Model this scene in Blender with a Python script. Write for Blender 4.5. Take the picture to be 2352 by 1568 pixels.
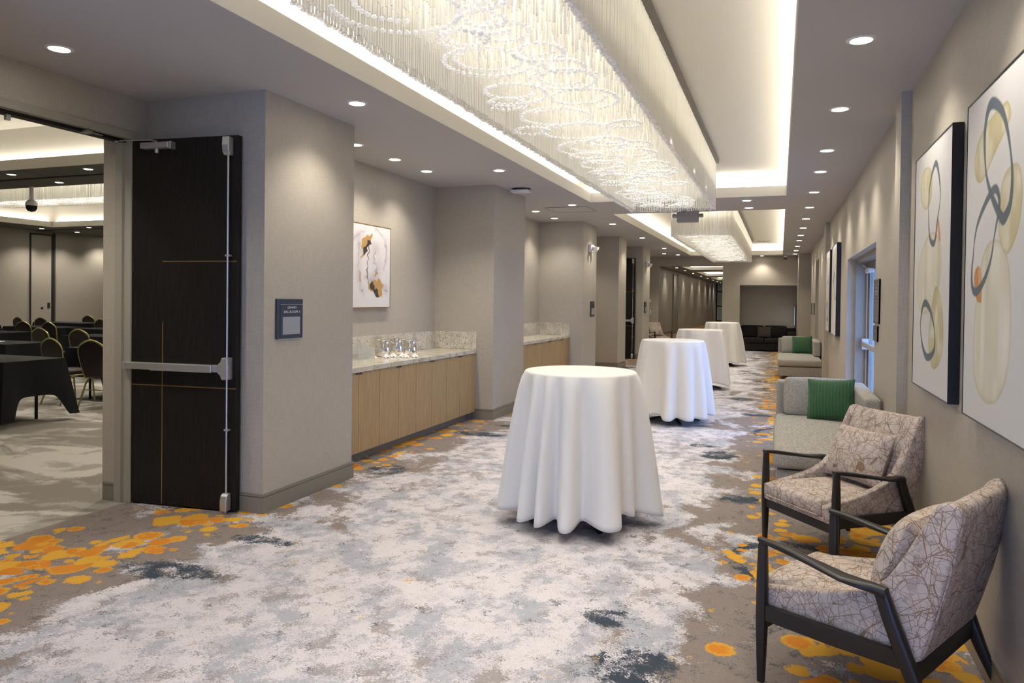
import bpy, bmesh, math, random
import numpy as np
from mathutils import Vector, Matrix
PI = math.pi
for _o in list(bpy.data.objects):
    bpy.data.objects.remove(_o, do_unlink=True)
S = bpy.context.scene
COL = S.collection
random.seed(7)

# ------------------------------------------------------------------ camera
CAM_H = 1.52
FPX, CXP, CYP = 1682.3, 1176.0, 709.9
yaw, pitch, roll = [math.radians(a) for a in (20.085, -0.7456, 0.685)]
fw = Vector((-math.sin(yaw)*math.cos(pitch), math.cos(yaw)*math.cos(pitch), math.sin(pitch)))
rt = Vector((math.cos(yaw), math.sin(yaw), 0)); up = rt.cross(fw)
c_, s_ = math.cos(roll), math.sin(roll)
rt, up = rt*c_ + up*s_, up*c_ - rt*s_
cam = bpy.data.cameras.new('camera'); camo = bpy.data.objects.new('camera', cam); COL.objects.link(camo)
camo.matrix_world = Matrix(((rt.x, up.x, -fw.x, 0), (rt.y, up.y, -fw.y, 0), (rt.z, up.z, -fw.z, CAM_H), (0, 0, 0, 1)))
cam.sensor_fit = 'HORIZONTAL'; cam.sensor_width = 36.0
cam.lens = FPX/2352*36.0
cam.shift_y = -(784-CYP)/2352
cam.clip_start = 0.05; cam.clip_end = 300
S.camera = camo

# ------------------------------------------------------------------ light set-up
W_SKY = 4.6            # daylight through the glass behind the camera and the glass exit doors
E_SPOT = 30.0          # recessed downlights, watts
E_COVE = 14.0          # emission of the cove strips
E_CHAND = 5.6          # emission of the lamp panels inside the chandeliers
EXPOSURE = 0.64
w = bpy.data.worlds.new('sky'); S.world = w; w.use_nodes = True
bg = w.node_tree.nodes['Background']
bg.inputs[0].default_value = (0.26, 0.45, 1.0, 1); bg.inputs[1].default_value = W_SKY
S.view_settings.view_transform = 'Standard'; S.view_settings.look = 'None'
S.view_settings.exposure = EXPOSURE; S.view_settings.gamma = 1.0
S.view_settings.use_curve_mapping = False
S.cycles.transparent_max_bounces = 12
S.cycles.max_bounces = 8
S.cycles.sample_clamp_indirect = 6.0

# ------------------------------------------------------------------ materials
MATS = {}
def new_mat(name):
    m = bpy.data.materials.new(name); m.use_nodes = True
    nt = m.node_tree; b = nt.nodes['Principled BSDF']; MATS[name] = m
    return m, nt, b
def plain(name, col, rough=0.6, metal=0.0, spec=0.5, sheen=0.0):
    m, nt, b = new_mat(name)
    b.inputs['Base Color'].default_value = (*col, 1); b.inputs['Roughness'].default_value = rough
    b.inputs['Metallic'].default_value = metal; b.inputs['Specular IOR Level'].default_value = spec
    if sheen: b.inputs['Sheen Weight'].default_value = sheen
    return m
def emis(name, col, st):
    m, nt, b = new_mat(name)
    b.inputs['Base Color'].default_value = (*col, 1)
    b.inputs['Emission Color'].default_value = (*col, 1); b.inputs['Emission Strength'].default_value = st
    return m
class N:
    """tiny node helper"""
    def __init__(self, nt): self.nt = nt
    def n(self, t, **kw):
        x = self.nt.nodes.new(t)
        for k, v in kw.items(): setattr(x, k, v)
        return x
    def l(self, a, b): self.nt.links.new(a, b)
    def val(self, sock, v):
        if hasattr(v, 'links') or isinstance(v, bpy.types.NodeSocket): self.l(v, sock)
        else: sock.default_value = v
    def coord(self, kind='Object'): return self.n('ShaderNodeTexCoord').outputs[kind]
    def pos(self): return self.n('ShaderNodeNewGeometry').outputs['Position']
    def mapp(self, v, scale=(1, 1, 1), rot=(0, 0, 0), loc=(0, 0, 0)):
        x = self.n('ShaderNodeMapping'); self.l(v, x.inputs[0])
        x.inputs['Scale'].default_value = scale; x.inputs['Rotation'].default_value = rot; x.inputs['Location'].default_value = loc
        return x.outputs[0]
    def noise(self, v, scale, detail=4, rough=0.5, dist=0.0, out=0):
        x = self.n('ShaderNodeTexNoise'); self.l(v, x.inputs['Vector'])
        x.inputs['Scale'].default_value = scale; x.inputs['Detail'].default_value = detail
        x.inputs['Roughness'].default_value = rough; x.inputs['Distortion'].default_value = dist
        return x.outputs[out]
    def vor(self, v, scale, feature='F1', out='Distance', rnd=1.0):
        x = self.n('ShaderNodeTexVoronoi', feature=feature); self.l(v, x.inputs['Vector'])
        x.inputs['Scale'].default_value = scale; x.inputs['Randomness'].default_value = rnd
        return x.outputs[out]
    def math(self, op, a, b=0.0, c=0.0):
        x = self.n('ShaderNodeMath', operation=op); self.val(x.inputs[0], a); self.val(x.inputs[1], b)
        if op in ('SMOOTH_MIN', 'MULTIPLY_ADD', 'COMPARE'): self.val(x.inputs[2], c)
        return x.outputs[0]
    def step(self, v, lo, hi):
        x = self.n('ShaderNodeMapRange', interpolation_type='SMOOTHSTEP'); self.val(x.inputs[0], v)
        self.val(x.inputs[1], lo); self.val(x.inputs[2], hi); return x.outputs[0]
    def mix(self, f, a, b):
        x = self.n('ShaderNodeMix', data_type='RGBA'); self.val(x.inputs[0], f)
        for s, v in ((x.inputs[6], a), (x.inputs[7], b)):
            if isinstance(v, tuple): s.default_value = (*v, 1) if len(v) == 3 else v
            else: self.l(v, s)
        return x.outputs[2]
    def vadd(self, a, b):
        x = self.n('ShaderNodeVectorMath', operation='ADD'); self.l(a, x.inputs[0]); self.val(x.inputs[1], b); return x.outputs[0]
    def vscale(self, a, k):
        x = self.n('ShaderNodeVectorMath', operation='SCALE'); self.l(a, x.inputs[0]); x.inputs['Scale'].default_value = k; return x.outputs[0]
    def sep(self, v):
        x = self.n('ShaderNodeSeparateXYZ'); self.l(v, x.inputs[0]); return x.outputs
    def bump(self, h, b, st=0.3, dist=0.01):
        x = self.n('ShaderNodeBump'); self.l(h, x.inputs['Height']); x.inputs['Strength'].default_value = st
        x.inputs['Distance'].default_value = dist; self.l(x.outputs[0], b.inputs['Normal'])

def wallpaper(name, c1, c2):
    m, nt, b = new_mat(name); k = N(nt); p = k.pos()
    h = k.noise(k.mapp(p, (13, 13, 400)), 1.0, 3, 0.6)
    v = k.noise(k.mapp(p, (340, 340, 10)), 1.0, 3, 0.6)
    f = k.math('MULTIPLY', k.step(h, 0.32, 0.6), k.step(v, 0.32, 0.6))
    k.l(k.mix(f, c2, c1), b.inputs['Base Color'])
    b.inputs['Roughness'].default_value = 0.55; b.inputs['Specular IOR Level'].default_value = 0.35
    k.bump(f, b, 0.1, 0.002); return m
wallpaper('wallpaper', (0.470, 0.432, 0.366), (0.388, 0.354, 0.297))
plain('ceiling_paint', (0.49, 0.475, 0.465), 0.85, spec=0.2)
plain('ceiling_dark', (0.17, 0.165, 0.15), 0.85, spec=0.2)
plain('ceiling_cream', (0.72, 0.69, 0.62), 0.85, spec=0.2)
plain('base_paint', (0.215, 0.198, 0.158), 0.4)
plain('frame_paint', (0.34, 0.325, 0.27), 0.4)

def carpet():
    m, nt, b = new_mat('carpet'); k = N(nt); p = k.pos()
    j1 = k.vscale(k.vadd(k.noise(p, 85, 1, 0.5, out=1), (-0.5, -0.5, -0.5)), 0.09)      # tuft jitter, ragged edges
    j2 = k.vscale(k.vadd(k.noise(p, 16, 4, 0.7, out=1), (-0.5, -0.5, -0.5)), 0.16)
    q = k.vadd(k.vadd(p, j1), j2)
    xy = k.sep(p); qs = k.sep(q)
    e = k.math('ABSOLUTE', k.math('ADD', xy[0], 1.80))       # distance from the carpet's centre line
    edge = k.step(e, 0.55, 1.9)
    n1 = k.noise(k.mapp(q, (1.0, 0.8, 1), loc=(2.0, 6.5, 0)), 1.9, 6, 0.66, 0.5)
    n1b = k.noise(k.mapp(q, (1.0, 0.8, 1), loc=(7, 3, 0)), 3.6, 10, 0.82, 0.2)
    n2 = k.noise(k.mapp(q, (1, 1, 1), loc=(3, 9, 0)), 6.0, 8, 0.8, 0.2)
    n3 = k.noise(k.mapp(q, (1, .8, 1), loc=(11, 5, 0)), 15.0, 5, 0.75)
    n4 = k.noise(k.mapp(q, (1, 1, 1), loc=(1, 15, 0)), 1.5, 4, 0.6, 0.4)
    base = k.mix(k.step(n1b, 0.49, 0.545), (0.64, 0.605, 0.63), (0.385, 0.395, 0.445))
    n6 = k.noise(k.mapp(p, (1, .8, 1), loc=(9, 1, 0)), 0.9, 3, 0.6)
    lo2 = k.math('SUBTRACT', 0.65, k.math('MULTIPLY', n6, 0.24))
    base = k.mix(k.math('MULTIPLY', k.step(n2, lo2, k.math('ADD', lo2, 0.05)), 0.8), base, (0.255, 0.225, 0.22))
    grain = k.noise(p, 150, 1, 0.5)
    base = k.mix(k.math('MULTIPLY', k.step(grain, 0.5, 0.7), 0.4), base, (0.36, 0.345, 0.36))
    th = k.math('SUBTRACT', 0.655, k.math('MULTIPLY', edge, 0.255))
    tm = k.step(n1, th, k.math('ADD', th, 0.03))
    taupe = k.mix(k.step(n3, 0.40, 0.62), (0.235, 0.195, 0.175), (0.285, 0.240, 0.215))
    c = k.mix(tm, base, taupe)
    th2 = k.math('SUBTRACT', 0.598, k.math('MULTIPLY', edge, 0.04))
    fl = k.step(n3, th2, k.math('ADD', th2, 0.02))
    c = k.mix(k.math('MULTIPLY', fl, 0.8), c, (0.085, 0.090, 0.105))
    # navy blotches and broken rings, repeating along the corridor
    ym = k.math('FLOORED_MODULO', qs[1], 4.5)
    def near(cx, cy, rx, ry):
        a_ = k.math('DIVIDE', k.math('SUBTRACT', qs[0], cx), rx); b_ = k.math('DIVIDE', k.math('SUBTRACT', ym, cy), ry)
        return k.math('SQRT', k.math('ADD', k.math('MULTIPLY', a_, a_), k.math('MULTIPLY', b_, b_)))
    nv = None
    for cx, cy, rx, ry in ((-0.55, 3.02, 0.20, 0.22), (-3.14, 3.13, 0.36, 0.13), (-3.0, 3.75, 0.25, 0.08), (-3.25, 1.2, 0.2, 0.2), (-0.25, 1.4, 0.25, 0.12), (-0.75, 3.45, 0.14, 0.10)):
        v = k.math('SUBTRACT', 1.0, k.step(near(cx, cy, rx, ry), 0.75, 1.05)); nv = v if nv is None else k.math('MAXIMUM', nv, v)
    for cx, cy, r_ in ((0.10, 0.05, 0.34), (0.10, 4.55, 0.34)):
        v = k.math('SUBTRACT', 1.0, k.step(k.math('ABSOLUTE', k.math('SUBTRACT', near(cx, cy, r_, r_*1.1), 1.0)), 0.08, 0.15)); nv = k.math('MAXIMUM', nv, v)
    th3 = k.math('SUBTRACT', 0.75, k.math('MULTIPLY', edge, 0.09))
    nv = k.math('MAXIMUM', nv, k.step(n4, th3, k.math('ADD', th3, 0.015)))
    nv = k.math('MULTIPLY', nv, k.step(n2, 0.455, 0.49))
    c = k.mix(nv, c, (0.050, 0.064, 0.085))
    # orange and yellow blossoms: cells, in clusters near both edges
    q3 = k.vadd(p, k.vadd(k.vscale(j1, 0.45), k.vscale(j2, 0.35)))
    om = None
    for sc, lo, mxr in ((5.2, (0, 0, 0), 0.80), (8.5, (3.1, 1.7, 0), 0.74)):
        mv = k.mapp(q3, (1, 1, 0), loc=lo)
        dd = k.vor(mv, sc, 'F1', 'Distance'); col = k.vor(mv, sc, 'F1', 'Color')
        rs = k.n('ShaderNodeSeparateColor'); k.l(col, rs.inputs[0])
        clus = k.step(k.noise(k.mapp(p, (1, 0.9, 1), loc=(4.3+lo[0], 2.2, 0)), 1.0, 2, 0.5), 0.34, 0.50)
        band = k.step(e, 1.25, 1.85)
        lim = k.math('MULTIPLY', k.math('MULTIPLY', k.math('MULTIPLY', rs.outputs[0], mxr), clus), band)
        d = k.math('SUBTRACT', dd, lim)
        mk = k.math('MULTIPLY', k.math('SUBTRACT', 1.0, k.step(d, -0.02, 0.02)), k.step(lim, 0.05, 0.10))
        core = k.math('SUBTRACT', 1.0, k.step(d, -0.16, -0.04))
        warm = k.mix(k.step(rs.outputs[1], 0.5, 0.65), (0.60, 0.225, 0.030), (0.64, 0.36, 0.05))
        c = k.mix(mk, c, k.mix(core, (0.64, 0.34, 0.05), warm))
    tv = k.noise(k.mapp(q, (1, 1, 1), loc=(21, 4, 0)), 9.0, 2, 0.5)
    c = k.mix(k.step(tv, 0.735, 0.745), c, (0.60, 0.36, 0.06))
    k.l(c, b.inputs['Base Color'])
    b.inputs['Roughness'].default_value = 0.95; b.inputs['Specular IOR Level'].default_value = 0.1
    k.bump(k.noise(p, 260, 2, 0.6), b, 0.35, 0.004)
    return m
carpet()
def carpet2():
    m, nt, b = new_mat('carpet_ballroom'); k = N(nt); p = k.pos()
    q = k.vadd(p, k.vscale(k.noise(p, 60, 2, 0.5, out=1), 0.06))
    n1 = k.noise(k.mapp(q, (0.55, 1.0, 1)), 1.1, 6, 0.62, 0.8)
    n2 = k.noise(k.mapp(q, (0.7, 1.1, 1), loc=(5, 8, 0)), 2.4, 6, 0.65, 0.5)
    c = k.mix(k.step(n1, 0.44, 0.52), (0.50, 0.475, 0.43), (0.235, 0.215, 0.185))
    c = k.mix(k.step(n2, 0.52, 0.60), c, (0.33, 0.31, 0.27))
    k.l(c, b.inputs['Base Color']); b.inputs['Roughness'].default_value = 0.95; b.inputs['Specular IOR Level'].default_value = 0.1
    return m
carpet2()
def wood(name, c1, c2, rough, scale=(40, 40, 1.4), spec=0.4):
    m, nt, b = new_mat(name); k = N(nt); p = k.coord('Object')
    g = k.noise(k.mapp(p, scale), 2.0, 5, 0.65, 0.4)
    g2 = k.noise(k.mapp(p, (scale[0]*5, scale[1]*5, scale[2]*3)), 2.0, 3, 0.6)
    f = k.math('ADD', k.math('MULTIPLY', g, 0.6), k.math('MULTIPLY', g2, 0.4))
    k.l(k.mix(k.step(f, 0.36, 0.64), c1, c2), b.inputs['Base Color'])
    b.inputs['Roughness'].default_value = rough; b.inputs['Specular IOR Level'].default_value = spec; return m
wood('oak', (0.345, 0.232, 0.105), (0.445, 0.315, 0.158), 0.5)
wood('dark_wood', (0.007, 0.006, 0.005), (0.022, 0.018, 0.015), 0.4, (70, 70, 2.0), 0.22)
plain('brass', (0.42, 0.27, 0.10), 0.35, 0.8)
plain('aluminium', (0.55, 0.55, 0.54), 0.38, 0.75)
plain('chrome', (0.85, 0.83, 0.80), 0.08, 1.0)
plain('black_metal', (0.006, 0.006, 0.007), 0.45)
plain('black_frame', (0.004, 0.004, 0.005), 0.35)
plain('chair_frame', (0.012, 0.010, 0.0095), 0.38)
plain('white_plastic', (0.75, 0.74, 0.72), 0.45)
plain('grey_plastic', (0.33, 0.31, 0.29), 0.5)
plain('cream_plastic', (0.62, 0.60, 0.55), 0.45)
plain('dark_grille', (0.02, 0.02, 0.02), 0.6)
plain('table_cloth', (0.76, 0.74, 0.70), 0.65, spec=0.3, sheen=0.2)
plain('napkin', (0.82, 0.80, 0.79), 0.8)
plain('black_cloth', (0.005, 0.0055, 0.007), 0.7, spec=0.25)
plain('gold_tube', (0.42, 0.38, 0.17), 0.3, 0.75)
plain('brown_vinyl', (0.022, 0.014, 0.012), 0.5)
plain('sofa_dark', (0.020, 0.018, 0.017), 0.9, spec=0.2)
plain('pillow_brown', (0.055, 0.044, 0.034), 0.85)
plain('leg_wood', (0.30, 0.16, 0.07), 0.45)
plain('sign_dark', (0.018, 0.018, 0.020), 0.4)
plain('sign_bronze', (0.085, 0.075, 0.060), 0.45)
plain('sign_rule', (0.30, 0.30, 0.30), 0.4)
plain('sign_text', (0.55, 0.54, 0.53), 0.5)
plain('sign_insert', (0.30, 0.31, 0.33), 0.5)
plain('gold_frame', (0.30, 0.19, 0.06), 0.35, 0.6)
plain('paper', (0.72, 0.72, 0.74), 0.8)
plain('paper_blue', (0.05, 0.09, 0.30), 0.7)
plain('metal_door', (0.30, 0.285, 0.25), 0.4)
plain('dark_glass', (0.01, 0.01, 0.012), 0.08)
plain('concrete', (0.35, 0.35, 0.36), 0.8)
emis('lens', (1.0, 0.93, 0.80), 22.0)
emis('cove_strip', (1.0, 0.94, 0.82), E_COVE)
emis('cove_strip_ballroom', (1.0, 0.93, 0.82), E_COVE*0.8)
emis('lamp_panel', (1.0, 0.96, 0.88), E_CHAND)
emis('screen_glow', (0.55, 0.75, 1.0), 0.8)

def glass_mat():
    m, nt, b = new_mat('pane_glass'); k = N(nt); nt.nodes.remove(b)
    t = k.n('ShaderNodeBsdfTransparent'); t.inputs[0].default_value = (0.93, 0.96, 0.97, 1)
    g = k.n('ShaderNodeBsdfGlossy'); g.inputs['Roughness'].default_value = 0.02
    x = k.n('ShaderNodeMixShader'); x.inputs[0].default_value = 0.07
    k.l(t.outputs[0], x.inputs[1]); k.l(g.outputs[0], x.inputs[2]); k.l(x.outputs[0], nt.nodes['Material Output'].inputs[0])
glass_mat()
def rod_mat(name, tr, c, clear):
    m, nt, b = new_mat(name); k = N(nt); nt.nodes.remove(b)
    d = k.n('ShaderNodeBsdfDiffuse'); d.inputs[0].default_value = (*c, 1)
    t = k.n('ShaderNodeBsdfTranslucent'); t.inputs[0].default_value = (*c, 1)
    g = k.n('ShaderNodeBsdfGlossy'); g.inputs['Roughness'].default_value = 0.12
    a = k.n('ShaderNodeMixShader'); a.inputs[0].default_value = tr
    k.l(d.outputs[0], a.inputs[1]); k.l(t.outputs[0], a.inputs[2])
    x = k.n('ShaderNodeMixShader'); x.inputs[0].default_value = 0.12
    k.l(a.outputs[0], x.inputs[1]); k.l(g.outputs[0], x.inputs[2]); last = x
    if clear:
        tt = k.n('ShaderNodeBsdfTransparent'); y = k.n('ShaderNodeMixShader'); y.inputs[0].default_value = clear
        k.l(x.outputs[0], y.inputs[1]); k.l(tt.outputs[0], y.inputs[2]); last = y
    k.l(last.outputs[0], nt.nodes['Material Output'].inputs[0])
rod_mat('rod_glass', 0.5, (0.93, 0.915, 0.87), 0.0)
rod_mat('bead_glass', 0.4, (0.95, 0.95, 0.95), 0.35)
rod_mat('tumbler_glass', 0.3, (0.85, 0.87, 0.85), 0.82)

def fabric_twigs():
    m, nt, b = new_mat('twig_fabric'); k = N(nt); p = k.coord('Object')
    p = k.vadd(p, k.vscale(k.noise(p, 6, 2, 0.5, out=1), 0.012))
    f = None
    for sc, rot, st, th in ((10, (0.5, 0.3, 0.6), (1.0, 1.5, 0.8), 0.013), (11, (1.3, 0.8, 2.1), (1.4, 0.8, 1.1), 0.012), (12, (2.2, 1.9, 0.4), (0.8, 1.2, 1.5), 0.014), (9, (0.9, 2.6, 1.4), (1.5, 1.0, 0.8), 0.012), (13, (1.7, 0.4, 2.7), (0.9, 1.5, 1.1), 0.015)):
        dd = k.vor(k.mapp(p, st, rot), sc, 'DISTANCE_TO_EDGE')
        ln = k.math('SUBTRACT', 1.0, k.step(dd, th*0.55, th))
        f = ln if f is None else k.math('MAXIMUM', f, ln)
    mott = k.noise(p, 22, 4, 0.7)
    base = k.mix(k.step(mott, 0.47, 0.62), (0.60, 0.525, 0.465), (0.42, 0.355, 0.31))
    fine = k.noise(p, 420, 1, 0.5)
    base = k.mix(k.math('MULTIPLY', fine, 0.35), base, (0.38, 0.34, 0.33))
    c = k.mix(k.math('MULTIPLY', f, 0.85), base, (0.225, 0.130, 0.068))
    k.l(c, b.inputs['Base Color']); b.inputs['Roughness'].default_value = 0.9; b.inputs['Specular IOR Level'].default_value = 0.15
    k.bump(fine, b, 0.2, 0.002)
fabric_twigs()
def tweed():
    m, nt, b = new_mat('tweed'); k = N(nt); p = k.coord('Object')
    a = k.noise(k.mapp(p, (60, 60, 420)), 1.0, 2, 0.6); v = k.noise(k.mapp(p, (420, 420, 60)), 1.0, 2, 0.6)
    f = k.math('ADD', k.math('MULTIPLY', a, .5), k.math('MULTIPLY', v, .5))
    k.l(k.mix(k.step(f, 0.38, 0.62), (0.235, 0.225, 0.20), (0.47, 0.45, 0.41)), b.inputs['Base Color'])
    b.inputs['Roughness'].default_value = 0.95; b.inputs['Specular IOR Level'].default_value = 0.1
    k.bump(f, b, 0.3, 0.003)
tweed()
def green_fabric():
    m, nt, b = new_mat('green_fabric'); k = N(nt); p = k.coord('Object')
    x = k.n('ShaderNodeTexWave'); k.l(k.mapp(p, (1, 1, 1)), x.inputs[0]); x.bands_direction = 'X'
    x.inputs['Scale'].default_value = 11; x.inputs['Distortion'].default_value = 3.0; x.inputs['Detail'].default_value = 3; x.inputs['Detail Scale'].default_value = 3
    k.l(k.mix(x.outputs['Fac'], (0.010, 0.075, 0.036), (0.040, 0.105, 0.030)), b.inputs['Base Color'])
    b.inputs['Roughness'].default_value = 0.8; b.inputs['Sheen Weight'].default_value = 0.15
green_fabric()
def granite():
    m, nt, b = new_mat('granite'); k = N(nt); p = k.pos()
    n = k.noise(p, 7, 4, 0.6)
    base = k.mix(k.step(n, 0.4, 0.65), (0.66, 0.62, 0.53), (0.50, 0.46, 0.37))
    sp = k.noise(p, 58, 4, 0.6, 0.3); sp2 = k.noise(k.mapp(p, (1, 1, 1), loc=(4, 2, 7)), 75, 3, 0.6)
    c = k.mix(k.step(sp, 0.575, 0.62), base, (0.25, 0.20, 0.135))
    c = k.mix(k.step(sp2, 0.62, 0.66), c, (0.15, 0.13, 0.10))
    k.l(c, b.inputs['Base Color']); b.inputs['Roughness'].default_value = 0.18
granite()
def painted():
    m, nt, b = new_mat('canvas_paint'); k = N(nt)
    a = k.n('ShaderNodeVertexColor', layer_name='Col'); k.l(a.outputs[0], b.inputs['Base Color'])
    b.inputs['Roughness'].default_value = 0.6
painted()

# ------------------------------------------------------------------ mesh helpers
def add_box(bm, x0, x1, y0, y1, z0, z1, r=0.0, seg=2):
    t = bmesh.new()
    bmesh.ops.create_cube(t, size=1.0)
    for v in t.verts: v.co = Vector(((x0+x1)/2+v.co.x*(x1-x0), (y0+y1)/2+v.co.y*(y1-y0), (z0+z1)/2+v.co.z*(z1-z0)))
    if r > 0: bmesh.ops.bevel(t, geom=list(t.edges), offset=r, segments=seg, profile=0.5, affect='EDGES')
    join(bm, t)
def join(bm, t, mtx=None):
    if mtx is not None: bmesh.ops.transform(t, matrix=mtx, verts=t.verts)
    me = bpy.data.meshes.new('tmp'); t.to_mesh(me); t.free(); bm.from_mesh(me); bpy.data.meshes.remove(me)
def add_prism(bm, poly, axis, a0, a1, r=0.0, seg=2):
    """extrude a 2-D outline along an axis; axis x: poly=(y,z), y: poly=(x,z), z: poly=(x,y)"""
    t = bmesh.new()
    def P(p, a): return {'x': (a, p[0], p[1]), 'y': (p[0], a, p[1]), 'z': (p[0], p[1], a)}[axis]
    A = [t.verts.new(P(p, a0)) for p in poly]; B = [t.verts.new(P(p, a1)) for p in poly]
    t.faces.new(A); t.faces.new(B[::-1]); n = len(poly)
    for i in range(n): t.faces.new((A[i], B[i], B[(i+1) % n], A[(i+1) % n]))
    bmesh.ops.recalc_face_normals(t, faces=t.faces)
    if r > 0: bmesh.ops.bevel(t, geom=list(t.edges), offset=r, segments=seg, profile=0.5, affect='EDGES', clamp_overlap=True)
    join(bm, t)
def add_tube(bm, pts, r, n=8, closed=False, cap=True):
    pts = [Vector(p) for p in pts]; rr = r if isinstance(r, (list, tuple)) else [r]*len(pts); rings = []
    m = len(pts); ref = None
    for i, p in enumerate(pts):
        a = pts[(i-1) % m] if (closed or i > 0) else p; b = pts[(i+1) % m] if (closed or i < m-1) else p
        d = (b-a).normalized()
        if ref is None: ref = Vector((0, 0, 1)) if abs(d.z) < 0.9 else Vector((1, 0, 0))
        u = d.cross(ref).normalized(); v = u.cross(d).normalized(); ref = v
        rings.append([bm.verts.new(p+(u*math.cos(2*PI*j/n)+v*math.sin(2*PI*j/n))*rr[i]) for j in range(n)])
    for i in range(m if closed else m-1):
        A, B = rings[i], rings[(i+1) % m]
        for j in range(n): bm.faces.new((A[j], A[(j+1) % n], B[(j+1) % n], B[j]))
    if cap and not closed: bm.faces.new(rings[0][::-1]); bm.faces.new(rings[-1])
def add_lathe(bm, prof, n=24, c=(0, 0, 0)):
    rings = []
    for r, z in prof:
        if r < 1e-6: rings.append([bm.verts.new((c[0], c[1], c[2]+z))])
        else: rings.append([bm.verts.new((c[0]+r*math.cos(2*PI*j/n), c[1]+r*math.sin(2*PI*j/n), c[2]+z)) for j in range(n)])
    for A, B in zip(rings, rings[1:]):
        for j in range(n):
            j2 = (j+1) % n
            if len(A) == 1 and len(B) > 1: bm.faces.new((A[0], B[j2], B[j]))
            elif len(B) == 1 and len(A) > 1: bm.faces.new((A[j], A[j2], B[0]))
            elif len(A) > 1: bm.faces.new((A[j], A[j2], B[j2], B[j]))
def add_loft(bm, secs, n=12, e=0.6):
    """secs: (centre, U half vector, V half vector): rounded-rectangle sections"""
    rings = []
    for c, u, v in secs:
        c, u, v = Vector(c), Vector(u), Vector(v); ring = []
        for j in range(n):
            a = 2*PI*(j+0.5)/n; ca, sa = math.cos(a), math.sin(a)
            ring.append(bm.verts.new(c+u*(math.copysign(abs(ca)**e, ca))+v*(math.copysign(abs(sa)**e, sa))))
        rings.append(ring)
    for A, B in zip(rings, rings[1:]):
        for j in range(n): bm.faces.new((A[j], A[(j+1) % n], B[(j+1) % n], B[j]))
    bm.faces.new(rings[0][::-1]); bm.faces.new(rings[-1])
def add_cushion(bm, x0, x1, y0, y1, z0, z1, r, bulge=(0, 0, 0), cuts=9):
    t = bmesh.new(); bmesh.ops.create_cube(t, size=2.0)
    bmesh.ops.subdivide_edges(t, edges=list(t.edges), cuts=cuts, use_grid_fill=True)
    H = Vector(((x1-x0)/2, (y1-y0)/2, (z1-z0)/2)); Cn = Vector(((x0+x1)/2, (y0+y1)/2, (z0+z1)/2))
    for v in t.verts:
        q = Vector([math.sin(a*PI/2)*0.55+a*0.45 for a in v.co]); p = Vector([q[i]*H[i] for i in range(3)])
        k = Vector([max(-(H[i]-r), min(H[i]-r, p[i])) for i in range(3)]); d = p-k
        if d.length > 1e-9: p = k+d.normalized()*r
        for i in range(3):
            j, l = (i+1) % 3, (i+2) % 3
            p[i] += math.copysign(1, q[i])*bulge[i]*(abs(q[i])**3)*(1-q[j]**2)*(1-q[l]**2)
        v.co = Cn+p
    join(bm, t)
def add_pillow(bm, w, h, t, n=18):
    """knife-edged scatter cushion in the local XZ plane, thickness along Y, base at z=0"""
    for s in (-1, 1):
        g = []
        for i in range(n+1):
            row = []
            for j in range(n+1):
                u, v = 2*i/n-1, 2*j/n-1
                th = t/2*(max(0, (1-u**2)*(1-v**2)))**0.42
                x = u*w/2*(1-0.06*(1-v*v)); z = v*h/2*(1-0.06*(1-u*u))+h/2
                row.append(bm.verts.new((x, s*(th+0.002), z)))
            g.append(row)
        for i in range(n):
            for j in range(n):
                f = (g[i][j], g[i+1][j], g[i+1][j+1], g[i][j+1]); bm.faces.new(f if s < 0 else f[::-1])
    bmesh.ops.remove_doubles(bm, verts=bm.verts, dist=0.0045)
def new(): return bmesh.new()
def obj(name, bm, mat, parent=None, smooth=False, loc=None):
    me = bpy.data.meshes.new(name)
    if isinstance(bm, bmesh.types.BMesh): bm.normal_update(); bm.to_mesh(me); bm.free()
    else: me = bm
    if mat: me.materials.clear(); me.materials.append(MATS[mat])
    if smooth:
        for p in me.polygons: p.use_smooth = True
        try: me.set_sharp_from_angle(angle=math.radians(40))
        except Exception: pass
    o = bpy.data.objects.new(name, me); COL.objects.link(o)
    if parent is not None: o.parent = parent
    if loc is not None: o.location = loc
    return o
def tag(o, label=None, cat=None, group=None, kind=None):
    if label: o['label'] = label
    if cat: o['category'] = cat
    if group: o['group'] = group
    if kind: o['kind'] = kind
    return o
def thing(name, label, cat, loc=(0, 0, 0), rz=0.0, group=None, kind=None):
    o = bpy.data.objects.new(name, None); COL.objects.link(o); o.empty_display_size = 0.1
    o.location = loc; o.rotation_euler = (0, 0, rz); return tag(o, label, cat, group, kind)
def box_obj(name, x0, x1, y0, y1, z0, z1, mat, parent=None, r=0.0, seg=2):
    bm = new(); add_box(bm, x0, x1, y0, y1, z0, z1, r, seg); return obj(name, bm, mat, parent)
def boxes_obj(name, L, mat, parent=None, r=0.0):
    bm = new()
    for b in L: add_box(bm, *b, r)
    return obj(name, bm, mat, parent)
def copy_tree(o, parent=None):
    c = o.copy(); COL.objects.link(c); c.parent = parent
    for ch in list(o.children): copy_tree(ch, c)
    return c
def struct(o, label=None, cat=None): return tag(o, label, cat, None, 'structure')
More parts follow.
